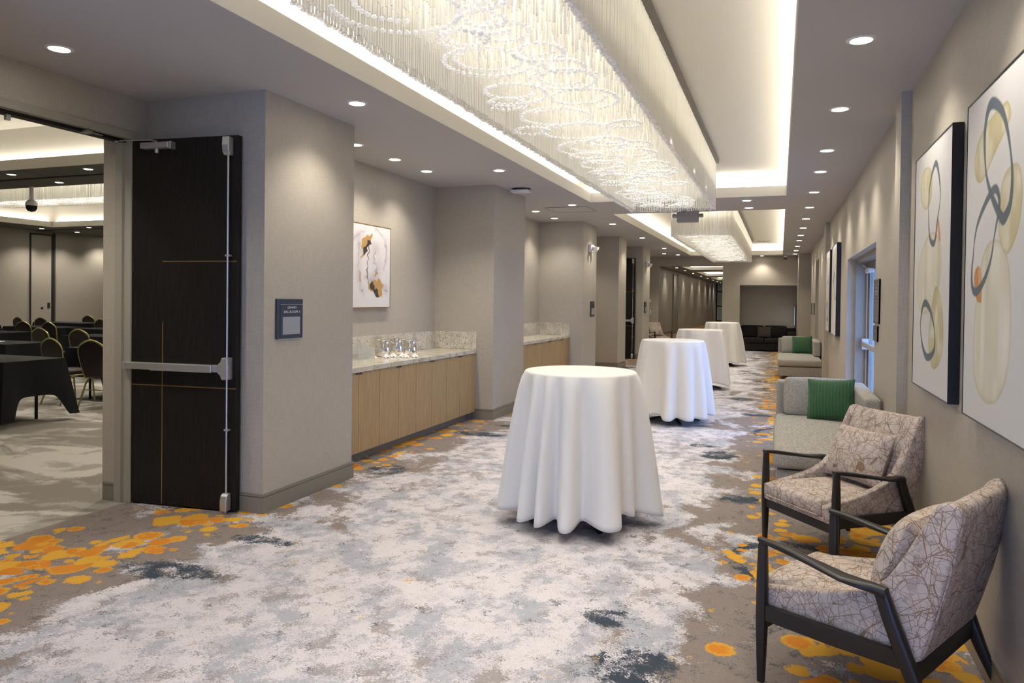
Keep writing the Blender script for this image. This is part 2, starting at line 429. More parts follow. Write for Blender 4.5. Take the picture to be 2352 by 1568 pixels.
def text_mesh(name, txt, size, mat, parent, mtx, depth=0.0006):
    cu = bpy.data.curves.new('txt', 'FONT'); cu.body = txt; cu.size = size; cu.align_x = 'CENTER'; cu.align_y = 'CENTER'; cu.extrude = depth
    cu.resolution_u = 3
    t = bpy.data.objects.new('txt', cu); COL.objects.link(t); bpy.context.view_layer.update()
    me = bpy.data.meshes.new_from_object(t.evaluated_get(bpy.context.evaluated_depsgraph_get()))
    bpy.data.objects.remove(t); me.name = name; me.transform(mtx); me.materials.clear(); me.materials.append(MATS[mat])
    o = bpy.data.objects.new(name, me); COL.objects.link(o); o.parent = parent; return o
# ------------------------------------------------------------------ the setting
ZC = 2.963; LIP = 0.137; ZU = 3.29; XL = -3.385; XA = -4.45; XB = -4.70; XR = 0.815
YB = -3.5; YF = 24.1
struct(box_obj('floor', -4.485, 1.6, YB, 60.0, -0.08, 0.0, 'carpet'), 'patterned corridor carpet in pale grey, taupe, navy and orange', 'floor')
struct(box_obj('floor_ballroom', -20.4, -4.485, 0.0, 19.0, -0.08, 0.0, 'carpet_ballroom'), 'beige and grey swirled ballroom carpet beyond the open door', 'floor')
# left wall: piers, counter recesses and door alcoves
PIERS = [(YB, 2.0), (4.21, 5.345), (8.58, 9.75), (12.97, 14.04), (16.15, 17.0), (19.2, 20.3)]
L = [(XB, XL, a, b, 0, ZC) for a, b in PIERS]
L += [(XB, -4.21, 5.345, 8.58, 0, ZC), (XB, -4.21, 9.75, 12.97, 0, ZC)]
for a, b, o0, o1 in ((2.0, 4.21, 2.15, 4.065), (17.0, 19.2, 17.15, 19.055)):
    L += [(XB, XA, a, o0, 0, ZC), (XB, XA, o1, b, 0, ZC), (XB, XA, o0, o1, 2.70, ZC)]
L += [(XB, XA, 14.04, 16.15, 0, ZC), (XB, XA, 20.3, YF, 0, ZC)]
for _b in L: struct(box_obj('wall_left', *_b, 'wallpaper'), 'taupe linen-papered corridor wall with piers and recesses', 'wall')
# right wall
OPEN_R = [(7.41, 10.4, 2.09), (17.9, 19.5, 2.55), (22.0, 22.85, 2.55)]
L = []; y = YB
for a, b, z in OPEN_R:
    L += [(XR, 1.5, y, a, 0, ZC), (XR, 1.5, a, b, z, ZC)]; y = b
L += [(XR, 1.5, y, YF, 0, ZC)]
L += [(0.755, XR, 5.59, 5.83, 0, ZC), (0.745, XR, 14.16, 14.68, 0, ZC), (0.494, XR, 22.86, YF, 0, ZC)]
L += [(1.25, 1.5, 17.9, 19.5, 0, 2.55), (1.25, 1.5, 22.0, 22.85, 0, 2.55)]
struct(boxes_obj('wall_right', L, 'wallpaper'), 'taupe linen-papered wall carrying the large paintings', 'wall')
# far wall with the opening to the next corridor and the sofa niche
L = [(XB, -3.72, YF, 24.35, 0, ZC), (-3.72, -1.72, YF, 24.35, 2.67, ZC+0.3), (-1.72, -1.19, YF, 24.35, 0, ZC),
     (-1.19, 0.49, YF, 24.35, 2.063, ZC), (0.49, 1.5, YF, 24.35, 0, ZC),
     (-1.19, 0.49, 25.0, 25.2, 0, 2.3), (-1.34, -1.19, 24.35, 25.2, 0, 2.3), (0.49, 0.64, 24.35, 25.2, 0, 2.3), (-1.19, 0.49, 24.35, 25.0, 2.063, 2.3)]
struct(boxes_obj('wall_far', L, 'wallpaper'), 'far corridor wall with a dark sofa niche and a wide opening', 'wall')
# back wall, behind the camera: glazed
L = [(XB, XL, YB-0.2, YB, 0, ZC), (XL, XR, YB-0.2, YB, 2.15, ZC), (XR, 1.5, YB-0.2, YB, 0, ZC)]
struct(boxes_obj('wall_back', L, 'wallpaper'), 'corridor end wall around the glazing', 'wall')
wn = thing('window_1', 'door-height corridor glazing with dark mullions', 'window', kind='structure')
for i in range(5):
    x = XL+(XR-XL)*i/4
    box_obj('mullion', x-0.03, x+0.03, YB-0.13, YB-0.07, 0, 2.15, 'black_metal', wn)
box_obj('transom', XL, XR, YB-0.13, YB-0.07, 0, 0.08, 'black_metal', wn); box_obj('transom', XL, XR, YB-0.13, YB-0.07, 2.09, 2.15, 'black_metal', wn)
for i in range(4):
    x = XL+(XR-XL)*i/4; box_obj('pane', x+0.03, x+(XR-XL)/4-0.03, YB-0.105, YB-0.095, 0.08, 2.09, 'pane_glass', wn)

COFFERS = [(-2.64, 0.063, -0.8, 10.52), (-2.64, 0.063, 12.05, 23.4)]
X0, X1 = XB, 1.5
L = [(X0, -2.64, YB-0.2, 24.35, ZC, ZC+LIP), (0.063, X1, YB-0.2, 24.35, ZC, ZC+LIP), (-2.64, 0.063, YB-0.2, -0.8, ZC, ZC+LIP),
     (-2.64, 0.063, 10.52, 12.05, ZC, ZC+LIP), (-2.64, 0.063, 23.4, 24.35, ZC, ZC+LIP)]
struct(boxes_obj('ceiling', L, 'ceiling_paint'), 'painted corridor soffit framing the two long lit coffers', 'ceiling')
def lip_trim(x0, x1, y0, y1, z0, z1):
    e = 0.006
    struct(boxes_obj('ceiling_lip', [(x0, x0+e, y0, y1, z0, z1), (x1-e, x1, y0, y1, z0, z1), (x0+e, x1-e, y0, y0+e, z0, z1), (x0+e, x1-e, y1-e, y1, z0, z1)], 'ceiling_cream'), 'cream lip round a lit ceiling coffer', 'ceiling')
def coffer(name, x0, x1, y0, y1, zs, zu, label, striplabel, pk=0.25):
    L = [(x0-pk, x1+pk, y0-pk, y1+pk, zu, zu+0.06), (x0-pk-0.04, x0-pk, y0-pk, y1+pk, zs, zu), (x1+pk, x1+pk+0.04, y0-pk, y1+pk, zs, zu),
         (x0-pk, x1+pk, y0-pk-0.04, y0-pk, zs, zu), (x0-pk, x1+pk, y1+pk, y1+pk+0.04, zs, zu)]
    struct(boxes_obj(name, L, 'ceiling_cream'), label, 'ceiling')
    lip_trim(x0, x1, y0, y1, zs-(LIP if zs < 3.2 else 0.15), zs)
    t = thing('cove_light', striplabel, 'cove light', ((x0+x1)/2, (y0+y1)/2, zs))
    cx, cy = (x0+x1)/2, (y0+y1)/2; q = 0.13; hw, hl = (x1-x0)/2, (y1-y0)/2
    for b in ((-hw-q-0.02, -hw-q+0.02, -hl, hl), (hw+q-0.02, hw+q+0.02, -hl, hl), (-hw, hw, -hl-q-0.02, -hl-q+0.02), (-hw, hw, hl+q-0.02, hl+q+0.02)):
        box_obj('light_strip', *b, 0.002, 0.022, 'cove_strip' if zs < 3.4 else 'cove_strip_ballroom', t)
coffer('ceiling_coffer', *COFFERS[0], ZC+LIP, ZU, 'recessed ceiling coffer above the near crystal chandelier', 'warm light strips hidden in the coffer around the near chandelier')
coffer('ceiling_coffer', *COFFERS[1], ZC+LIP, ZU, 'recessed ceiling coffer above the far crystal chandelier', 'warm light strips hidden in the coffer around the far chandelier')

# baseboards, left: follow every exposed face
BH, BT = 0.134, 0.014
L = []
def bb(x0, x1, y0, y1):
    L.extend([(x0, x1, y0, y1, 0, BH-0.022), (x0 if x1-x0 > 0.05 else x0, x1, y0, y1, BH-0.018, BH)])
deep = {4.21: XA, 5.345: None, 8.58: None, 9.75: None, 12.97: None, 14.04: XA, 16.15: XA, 17.0: XA, 19.2: XA, 20.3: XA}
for a, b in PIERS:
    bb(XL, XL+BT, a-(BT if a in deep else 0), b+(BT if b in deep else 0))
    for yy, s in ((a, -1), (b, 1)):
        if yy in deep:
            xb = XA if deep[yy] else -3.68
            if yy in (4.21, 19.2): xb = XA
            bb(xb, XL, *(sorted((yy, yy+s*BT))))
for a, b in ((14.04, 16.15), (20.3, YF)): bb(XA, XA+BT, a+BT, b-BT)
bb(XA, XA+BT, 2.0, 2.09); bb(XA, XA+BT, 4.12, 4.2)
bb(-4.70, -4.575, 4.05, 4.065)
bb(XB, -3.72, YF-BT, YF)
struct(boxes_obj('baseboard_left', L, 'base_paint'), 'taupe painted baseboard round the piers', 'baseboard')
L = []
for a, b in ((YB, 5.59), (5.83, 7.41), (10.4, 14.16), (14.68, 17.9), (19.5, 22.0)): bb(XR-BT, XR, a, b)
bb(0.755-BT, 0.755, 5.59-BT, 5.83+BT); bb(0.745-BT, 0.745, 14.16-BT, 14.68+BT); bb(0.494-BT, 0.494, 22.86-BT, YF)
bb(0.755, XR, 5.59-BT, 5.59); bb(0.745, XR, 14.16-BT, 14.16); bb(0.494, XR, 22.86-BT, 22.86)
bb(-1.72, -1.19, YF-BT, YF)
struct(boxes_obj('baseboard_right', L, 'base_paint'), 'taupe painted baseboard under the paintings', 'baseboard')

# ballroom shell
ZBR = 3.35
L = [(-20.4, -20.1, 0, 19, 0, ZBR+0.2), (-20.4, XB, -0.2, 0, 0, ZBR+0.2), (-20.4, XB, 19, 19.2, 0, ZBR+0.2), (XB-0.02, XB, 0, 2.15, 0, ZBR+0.2), (XB-0.02, XB, 4.065, 17.15, 0, ZBR+0.2),
     (XB-0.02, XB, 19.055, 19.2, 0, ZBR+0.2), (XB-0.02, XB, 2.15, 4.065, 2.70, ZBR+0.2), (XB-0.02, XB, 17.15, 19.055, 2.70, ZBR+0.2)]
struct(boxes_obj('wall_ballroom', L, 'wallpaper'), 'papered ballroom walls seen through the open door', 'wall')
BC = [(-19.0, -5.6, 1.0, 7.66), (-18.72, -5.6, 9.02, 14.5)]
L = [(-20.4, XB, -0.2, 1.0, ZBR, ZBR+0.15), (-20.4, XB, 7.66, 9.02, ZBR, ZBR+0.15), (-20.4, XB, 14.5, 19.2, ZBR, ZBR+0.15),
     (-20.4, -19.0, 1.0, 7.66, ZBR, ZBR+0.15), (-5.6, XB, 1.0, 7.66, ZBR, ZBR+0.15), (-20.4, -18.72, 9.02, 14.5, ZBR, ZBR+0.15), (-5.6, XB, 9.02, 14.5, ZBR, ZBR+0.15)]
struct(boxes_obj('ceiling_ballroom', L, 'ceiling_dark'), 'ballroom ceiling soffit between lit coffers', 'ceiling')
coffer('ceiling_coffer', *BC[0], ZBR+0.15, 4.02, 'ballroom ceiling coffer over the black-clothed tables', 'warm light strips hidden in the ballroom coffer near its doorway', 0.2)
coffer('ceiling_coffer', *BC[1], ZBR+0.15, 4.02, 'ballroom ceiling coffer holding the ballroom chandelier', 'warm light strips hidden in the coffer round the ballroom chandelier', 0.2)
box_obj('ceiling_track', -20.1, XB-0.02, 8.28, 8.36, ZBR-0.012, ZBR-0.001, 'dark_grille'); struct(bpy.data.objects['ceiling_track'], 'dark operable-wall track across the ballroom soffit', 'track')
box_obj('ceiling_track', -20.1, XB-0.02, 15.1, 15.18, ZBR-0.012, ZBR-0.001, 'dark_grille'); struct(bpy.data.objects['ceiling_track.001'], 'dark operable-wall track beside the ballroom panel door', 'track')
pn = thing('wall_panel_door', 'papered pocket door with dark edges in the ballroom far wall', 'panel door', (-20.1, 15.22, 0))
box_obj('panel', 0.002, 0.03, -0.30, 0.31, 0.02, 3.22, 'wallpaper', pn)
box_obj('edge_strip', 0.002, 0.036, -0.335, -0.30, 0.0, 3.26, 'dark_grille', pn)
box_obj('edge_strip', 0.002, 0.036, 0.31, 0.38, 0.0, 3.26, 'dark_grille', pn)
box_obj('edge_trim', 0.002, 0.05, 0.38, 0.43, 0.0, 3.3, 'pillow_brown', pn)
box_obj('top_strip', 0.002, 0.036, -0.30, 0.31, 3.22, 3.26, 'dark_grille', pn)
box_obj('latch_plate', 0.03, 0.04, 0.19, 0.27, 1.12, 1.27, 'dark_grille', pn)
box_obj('finger_pull', 0.03, 0.036, -0.01, 0.06, 1.09, 1.14, 'black_metal', pn, 0.01)

# next corridor beyond the far opening
L = [(-5.0, -4.75, 24.35, 58.0, 0, 3.3), (-1.34, -1.2, 25.2, 27.0, 0, 3.3), (-1.34, 1.5, 27.0, 27.2, 0, 3.3), (1.3, 1.5, 27.2, 60, 0, 3.3), (-5.0, -4.70, 24.3, 24.36, 0, 3.3)]
struct(boxes_obj('wall_corridor', L, 'wallpaper'), 'papered wall of the next corridor beyond the opening', 'wall')
C2 = [(-3.88, 0.6, 31.2, 34.4), (-3.88, 0.6, 36.7, 42.5), (-3.88, 0.6, 45.0, 50.5)]
L = [(-5.0, -3.88, 24.35, 60, 3.0, 3.12), (0.6, 1.5, 24.35, 60, 3.0, 3.12), (-3.88, 0.6, 24.35, 31.2, 3.0, 3.12), (-3.88, 0.6, 34.4, 36.7, 3.0, 3.12), (-3.88, 0.6, 42.5, 45.0, 3.0, 3.12), (-3.88, 0.6, 50.5, 60, 3.0, 3.12)]
struct(boxes_obj('ceiling_corridor', L, 'ceiling_paint'), 'soffit of the next corridor with three lit coffers', 'ceiling')
for i, c in enumerate(C2):
    o = ('first', 'second', 'third')[i]
    coffer('ceiling_coffer', *c, 3.12, 3.32, o+' lit coffer of the next corridor beyond the opening', 'light strips in the '+o+' coffer of the next corridor', 0.2)
struct(boxes_obj('wall_atrium', [(-5.0, 1.5, 62.0, 62.2, 0, 3.3), (-5.0, -4.75, 58.0, 62.0, 0, 3.3), (-4.75, 1.5, 60, 62.0, 3.0, 3.3), (1.3, 1.5, 60, 62, 0, 3.3)], 'white_plastic'), 'pale wall added behind the glazed screen to shut out the sky', 'wall')  # added to keep bluish sky light out of the corridor end
struct(box_obj('floor_atrium', -4.75, 1.3, 60, 62, -0.08, 0, 'concrete'), 'pale floor behind the glazed screen', 'floor')
wn2 = thing('window_2', 'glazed screen with dark bars closing the next corridor', 'window', kind='structure')
for x in (-4.75, -3.3, -1.8, -0.3, 1.2): box_obj('mullion', x, x+0.1, 59.8, 59.9, 0, 3.0, 'black_metal', wn2)
for z in (0.0, 1.15, 2.3): box_obj('transom', -4.65, 1.2, 59.8, 59.9, z, z+0.09, 'black_metal', wn2)
box_obj('pane', -4.65, 1.2, 59.84, 59.85, 0.09, 3.0, 'pane_glass', wn2)
struct(box_obj('floor_extension', -4.75, -4.485, 24.35, 60, -0.08, 0, 'carpet'), 'carpet strip of the next corridor', 'floor')
sd = thing('service_door', 'tall papered service door in the next corridor wall', 'door', (-4.75, 35.0, 0))
box_obj('panel', 0.0, 0.03, 0, 1.5, 0.02, 2.75, 'metal_door', sd)
box_obj('frame', 0.0, 0.06, -0.08, 0, 0, 2.83, 'frame_paint', sd); box_obj('frame', 0.0, 0.06, 1.5, 1.58, 0, 2.83, 'frame_paint', sd)
for z in (0.3, 1.0, 1.8, 2.5): box_obj('hinge', 0.03, 0.05, -0.02, 0.05, z, z+0.14, 'black_metal', sd)
bm = new(); add_tube(bm, [(0.03, 1.35, 0.95), (0.09, 1.35, 0.95), (0.09, 1.35, 1.2), (0.03, 1.35, 1.2)], 0.012); obj('pull_handle', bm, 'aluminium', sd)

# door frame to the ballroom
def door_frame(n, y0, y1, label):
    t = thing('trim_%d' % n, label, 'door frame', kind='structure')
    zt = 2.652
    for a, b in ((y1-0.012, y1+0.05), (y0-0.05, y0+0.012)):
        box_obj('jamb', -4.575, XA+0.012, a, b, 0, zt+0.055, 'frame_paint', t, 0.002)
        box_obj('jamb_stop', -4.575, -4.51, a-0.016 if a > y0 else b-0.016, b if a > y0 else b+0.016, 0, zt, 'frame_paint', t)
    box_obj('head', -4.575, XA+0.012, y0+0.0125, y1-0.0125, zt, zt+0.055, 'frame_paint', t, 0.002)
    box_obj('head_seal', -4.56, -4.49, y0, y1, zt-0.022, zt, 'black_metal', t)
    return t
df = door_frame(1, 2.15, 4.065, 'grey painted frame of the open ballroom door')
bm = new(); add_box(bm, -4.53, -4.505, 3.185, 3.215, 2.595, 2.632, 0.003); obj('strike', bm, 'aluminium', df)
door_frame(2, 17.15, 19.055, 'grey painted frame of the far ballroom door')

# ballroom door leaf (open against the pier)
def door_leaf(n, loc, rz, label):
    t = thing('door_%d' % n, label, 'door', loc, rz, kind='structure')
    Wd, Hd = 0.915, 2.645
    box_obj('panel', 0, Wd, 0, 0.045, 0.012, Hd, 'dark_wood', t, 0.002)
    for b in ((0.30, Wd-0.005, 1.762, 1.769), (0.0, Wd-0.005, 0.868, 0.875), (0.299, 0.306, 0.02, 1.327)):
        box_obj('inlay', b[0], b[1], -0.0008, 0.003, b[2], b[3], 'brass', t)
    pb = box_obj('panic_bar', 0.0, 0.80, -0.05, -0.0005, 0.987, 1.036, 'aluminium', t, 0.004)
    box_obj('push_pad', 0.25, 0.755, -0.066, -0.05, 0.984, 1.038, 'aluminium', pb, 0.004)
    box_obj('end_cap', -0.006, 0.012, -0.054, -0.0005, 0.982, 1.041, 'aluminium', pb, 0.003)
    bm = new()
    add_prism(bm, [(0.80, 0.985), (0.825, 0.965), (0.835, 0.938), (0.885, 0.938), (0.885, 1.092), (0.835, 1.092), (0.825, 1.062), (0.80, 1.04)], 'y', -0.062, -0.0005, 0.006)
    obj('latch_case', bm, 'aluminium', t)
    for z0, z1 in ((1.09, 2.51), (0.10, 0.94)):
        bm = new(); add_tube(bm, [(0.853, -0.022, z0), (0.853, -0.022, z1)], 0.0065, 8); obj('latch_rod', bm, 'aluminium', t, True)
    for z in (1.804, 0.584): box_obj('rod_guide', 0.836, 0.872, -0.032, -0.0005, z-0.007, z+0.007, 'aluminium', t, 0.002)
    bm = new(); add_prism(bm, [(-0.0005, 2.628), (-0.055, 2.628), (-0.06, 2.57), (-0.052, 2.52), (-0.035, 2.502), (-0.0005, 2.502)], 'x', 0.826, 0.878, 0.004); obj('top_latch', bm, 'aluminium', t)
    bm = new(); add_prism(bm, [(-0.0005, 0.020), (-0.058, 0.020), (-0.058, 0.09), (-0.05, 0.125), (-0.03, 0.14), (-0.0005, 0.14)], 'x', 0.826, 0.878, 0.004); obj('bottom_latch', bm, 'aluminium', t)
    bm = new(); add_tube(bm, [(0.853, -0.03, 0.0), (0.853, -0.03, 0.022)], 0.007); obj('floor_bolt', bm, 'aluminium', t)
    cl = box_obj('closer', 0.15, 0.385, -0.06, -0.0005, 2.568, 2.612, 'aluminium', t, 0.006)
    box_obj('closer_bracket', 0.385, 0.405, -0.05, -0.0005, 2.562, 2.615, 'aluminium', cl, 0.002)
    bm = new(); add_lathe(bm, [(0.0, -0.03), (0.012, -0.03), (0.016, -0.02), (0.013, 0.0)], 12, (0.27, -0.03, 2.568)); obj('closer_cap', bm, 'aluminium', cl, True)
    bm = new(); add_tube(bm, [(0.27, -0.03, 2.612), (0.265, -0.03, 2.622), (0.22, -0.032, 2.632), (-0.05, -0.06, 2.634)], 0.006); add_tube(bm, [(-0.05, -0.06, 2.622), (-0.05, -0.06, 2.648)], 0.012)
    add_tube(bm, [(-0.05, -0.06, 2.641), (-0.03, -0.33, 2.638)], 0.006); add_box(bm, -0.075, -0.01, -0.36, -0.31, 2.625, 2.645, 0.004); obj('closer_arm', bm, 'aluminium', cl)
    bm = new(); add_tube(bm, [(0.87, 0.045, 1.78), (0.87, 0.085, 1.79), (0.87, 0.09, 1.87), (0.87, 0.085, 1.95), (0.87, 0.045, 1.96)], 0.008); obj('pull_handle', bm, 'black_metal', t)
    for z in (0.3, 1.2, 2.3): box_obj('hinge', -0.02, 0.0, 0.0, 0.03, z, z+0.13, 'aluminium', t)
    return t
DANG = math.atan2(0.0973, 0.9953)
door_leaf(1, (-4.475, 4.060, 0), DANG, 'open dark wood ballroom door with brass inlay beside the Grand Ballroom 3 sign')
door_leaf(2, (-4.475, 19.05, 0), DANG, 'open dark wood ballroom door seen between the far piers')

# glass exit doors in the right wall
ex = thing('door_3', 'glazed exit doors with panic bars in a deep opening beside the bronze plaques', 'door', kind='structure')
for a, b in ((10.33, 10.4), (7.41, 7.48)): box_obj('jamb', 0.91, 1.1, a, b, 0, 2.04, 'metal_door', ex, 0.004)
box_obj('head', 0.91, 1.1, 7.41, 10.4, 2.04, 2.09, 'metal_door', ex, 0.004)
for y0, y1 in ((8.95, 10.33), (7.48, 8.93)):
    lf = box_obj('leaf_stile', 1.06, 1.1, y1-0.1, y1, 0.01, 2.04, 'metal_door', ex, 0.003)
    box_obj('leaf_stile', 1.06, 1.1, y0, y0+0.1, 0.01, 2.04, 'metal_door', ex, 0.003)
    box_obj('leaf_rail', 1.06, 1.1, y0+0.1, y1-0.1, 0.01, 0.22, 'metal_door', ex, 0.003); box_obj('leaf_rail', 1.06, 1.1, y0+0.1, y1-0.1, 1.94, 2.04, 'metal_door', ex, 0.003)
    box_obj('pane', 1.075, 1.083, y0+0.1, y1-0.1, 0.22, 1.94, 'pane_glass', ex)
    bm = new(); add_tube(bm, [(1.04, y1-0.05, 0.05), (1.04, y1-0.05, 1.98)], 0.011); obj('latch_rod', bm, 'aluminium', ex, True)
    box_obj('panic_bar', 0.985, 1.03, y0+0.05, y1-0.02, 0.98, 1.04, 'aluminium', ex, 0.005)
    box_obj('latch_case', 0.98, 1.06, y1-0.1, y1-0.01, 0.94, 1.08, 'aluminium', ex, 0.008)
    box_obj('closer', 0.99, 1.06, y1-0.55, y1-0.25, 1.90, 1.96, 'cream_plastic', ex, 0.01)
    bm = new(); add_tube(bm, [(1.0, y1-0.4, 1.96), (0.97, y1-0.2, 2.0), (1.0, y1-0.02, 2.02)], 0.009); obj('closer_arm', bm, 'aluminium', ex)
box_obj('threshold', 0.9, 1.12, 7.48, 10.33, 0.0, 0.012, 'aluminium', ex)
struct(box_obj('ground_outside', 1.5, 16, 2, 22, -0.1, -0.02, 'concrete'), 'pale paving outside the exit doors', 'ground')
# restroom doorways further along
for i, (y0, y1) in enumerate(((17.9, 19.5), (22.0, 22.85))):
    d = thing('door_%d' % (4+i), ('taupe door set back in the doorway between the dark room plaques and painting pair', 'taupe door set back in the last doorway of the painting wall')[i], 'door', kind='structure')
    box_obj('panel', 1.2, 1.245, y0+0.06, y1-0.06, 0.01, 2.49, 'metal_door', d, 0.003)
    box_obj('jamb', 1.18, 1.25, y0, y0+0.06, 0, 2.55, 'frame_paint', d); box_obj('jamb', 1.18, 1.25, y1-0.06, y1, 0, 2.55, 'frame_paint', d); box_obj('head', 1.18, 1.25, y0+0.06, y1-0.06, 2.49, 2.55, 'frame_paint', d)
    bm = new(); add_tube(bm, [(1.2, y0+0.13, 0.9), (1.15, y0+0.13, 0.9), (1.15, y0+0.13, 1.2), (1.2, y0+0.13, 1.2)], 0.01); obj('pull_handle', bm, 'aluminium', d)
# ------------------------------------------------------------------ recessed downlights
def make_downlight():
    t = thing('downlight', 'x', 'downlight')
    bm = new(); add_lathe(bm, [(0.058, -0.006), (0.072, -0.004), (0.078, 0.0), (0.058, 0.0), (0.058, -0.006)], 24); obj('trim_ring', bm, 'white_plastic', t, True)
    bm = new(); add_lathe(bm, [(0.0, -0.003), (0.058, -0.003), (0.058, -0.0005), (0.0, -0.0005)], 24); obj('lens', bm, 'lens', t)
    li = bpy.data.lights.new('downlight_lamp', 'SPOT'); li.energy = E_SPOT; li.color = (1.0, 0.91, 0.79)
    li.spot_size = math.radians(118); li.spot_blend = 0.75; li.shadow_soft_size = 0.05
    o = bpy.data.objects.new('lamp', li); COL.objects.link(o); o.parent = t; o.location = (0, 0, -0.03)
    return t
DL0 = make_downlight(); BALL_LAMP = [c for c in DL0.children if c.type == 'LIGHT'][0].data.copy(); BALL_LAMP.energy = E_SPOT*2.0
_used = [False]
def downlight(x, y, z, label, group):
    t = DL0 if not _used[0] else copy_tree(DL0); _used[0] = True
    t.location = (x, y, z); t['label'] = label; t['group'] = group; return t
for y in (-1.3, 1.75, 4.72, 7.65, 10.71, 13.57, 16.70, 20.09, 22.95):  # the near end of this row is unseen, added for lighting
    downlight(-2.97, y, ZC, 'round recessed downlight in the soffit row along the papered piers', 'soffit downlights along the piers')
for y in (-1.2, 0.2, 1.6, 3.0, 4.43, 5.95, 7.52, 8.71, 10.29, 11.9, 13.49, 15.1, 16.74, 18.13, 19.92, 21.57, 23.07):  # entries overhead and behind the camera are unseen, there to light the room
    downlight(0.395, y, ZC, 'round recessed downlight in the soffit row along the painting wall', 'soffit downlights along the painting wall')
for y in (5.99, 6.74, 7.47): downlight(-3.78, y, ZC, 'round recessed downlight over the counter with the steel pitchers', 'downlights over the pitcher counter')
for y in (10.3, 11.34, 12.39): downlight(-3.755, y, ZC, 'round recessed downlight over the empty granite counter', 'downlights over the empty counter')
downlight(-4.0, 3.14, ZC, 'round recessed downlight in the alcove of the open ballroom door', 'alcove downlights')
downlight(-3.95, 15.1, ZC, 'round recessed downlight in the blind alcove between the far piers', 'alcove downlights')
downlight(-3.95, 18.1, ZC, 'round recessed downlight in the alcove of the far ballroom door', 'alcove downlights')
downlight(-3.3, 22.33, ZC, 'round recessed downlight near the far opening to the next corridor', 'far soffit downlights')
for y in (10.88, 11.73): downlight(-0.465, y, ZC, 'round recessed downlight in the soffit bridge between the two chandeliers', 'bridge downlights')
for _y in (60.6,): downlight(-3.0, _y, 3.0, 'added round downlight brightening the space behind the glazed screen', 'far soffit downlights')  # added lamp, lifts the brightness behind the screen
downlight(-0.54, 23.80, ZC, 'round recessed downlight washing the wall above the sofa niche', 'niche downlights')
for x, y in ((-11.1, 7.93), (-9.5, 7.92), (-7.9, 7.92), (-6.3, 7.92), (-14.0, 7.93), (-11.1, 8.72), (-8.0, 8.72), (-19.4, 14.72), (-19.4, 15.82), (-17.7, 14.79), (-15.5, 14.9), (-13.5, 14.9), (-19.5, 11.5), (-5.15, 5.0), (-5.15, 3.0), (-5.15, 7.0), (-19.6, 17.2)):  # several are unseen, added to light the ballroom floor
    _d = downlight(x, y, ZBR, 'round recessed downlight in the ballroom soffit, in a set with unseen added ones', 'ballroom downlights')
    for _c in _d.children:
        if _c.type == 'LIGHT': _c.data = BALL_LAMP
for y in (26.5, 29.5, 32.5, 35.5, 39.0, 43.0, 47.0, 51.0, 54.5, 57.5): downlight(-4.25, y, 3.0, 'small recessed downlight in the next corridor soffit, in a row extended to brighten it', 'next corridor downlights')  # row filled out with added lamps to brighten the dark far end

# ------------------------------------------------------------------ crystal chandeliers
def hexrod(V, F, x, y, z0, z1, r, n=6):
    b = len(V)
    for z in (z0, z1):
        for j in range(n): V.append((x+r*math.cos(2*PI*j/n), y+r*math.sin(2*PI*j/n), z))
    for j in range(n): F.append((b+j, b+(j+1) % n, b+n+(j+1) % n, b+n+j))
    F.append(tuple(b+j for j in range(n))[::-1])
def bead(V, F, x, y, z, r, n=6):
    b = len(V); V.append((x, y, z+r*0.9))
    for j in range(n): V.append((x+r*math.cos(2*PI*j/n), y+r*math.sin(2*PI*j/n), z+r*0.15))
    for j in range(n): V.append((x+r*0.62*math.cos(2*PI*(j+.5)/n), y+r*0.62*math.sin(2*PI*(j+.5)/n), z-r*0.45))
    V.append((x, y, z-r*0.6))
    for j in range(n):
        j2 = (j+1) % n
        F.append((b, b+1+j, b+1+j2)); F.append((b+1+j, b+1+n+j, b+1+j2)); F.append((b+1+j2, b+1+n+j, b+1+n+j2)); F.append((b+1+n+j, b+1+2*n, b+1+n+j2))
def pyobj(name, V, F, mat, parent, smooth=False, kind=None):
    me = bpy.data.meshes.new(name); me.from_pydata(V, [], F); me.update()
    o = obj(name, me, mat, parent, smooth)
    if kind: o['kind'] = kind
    return o
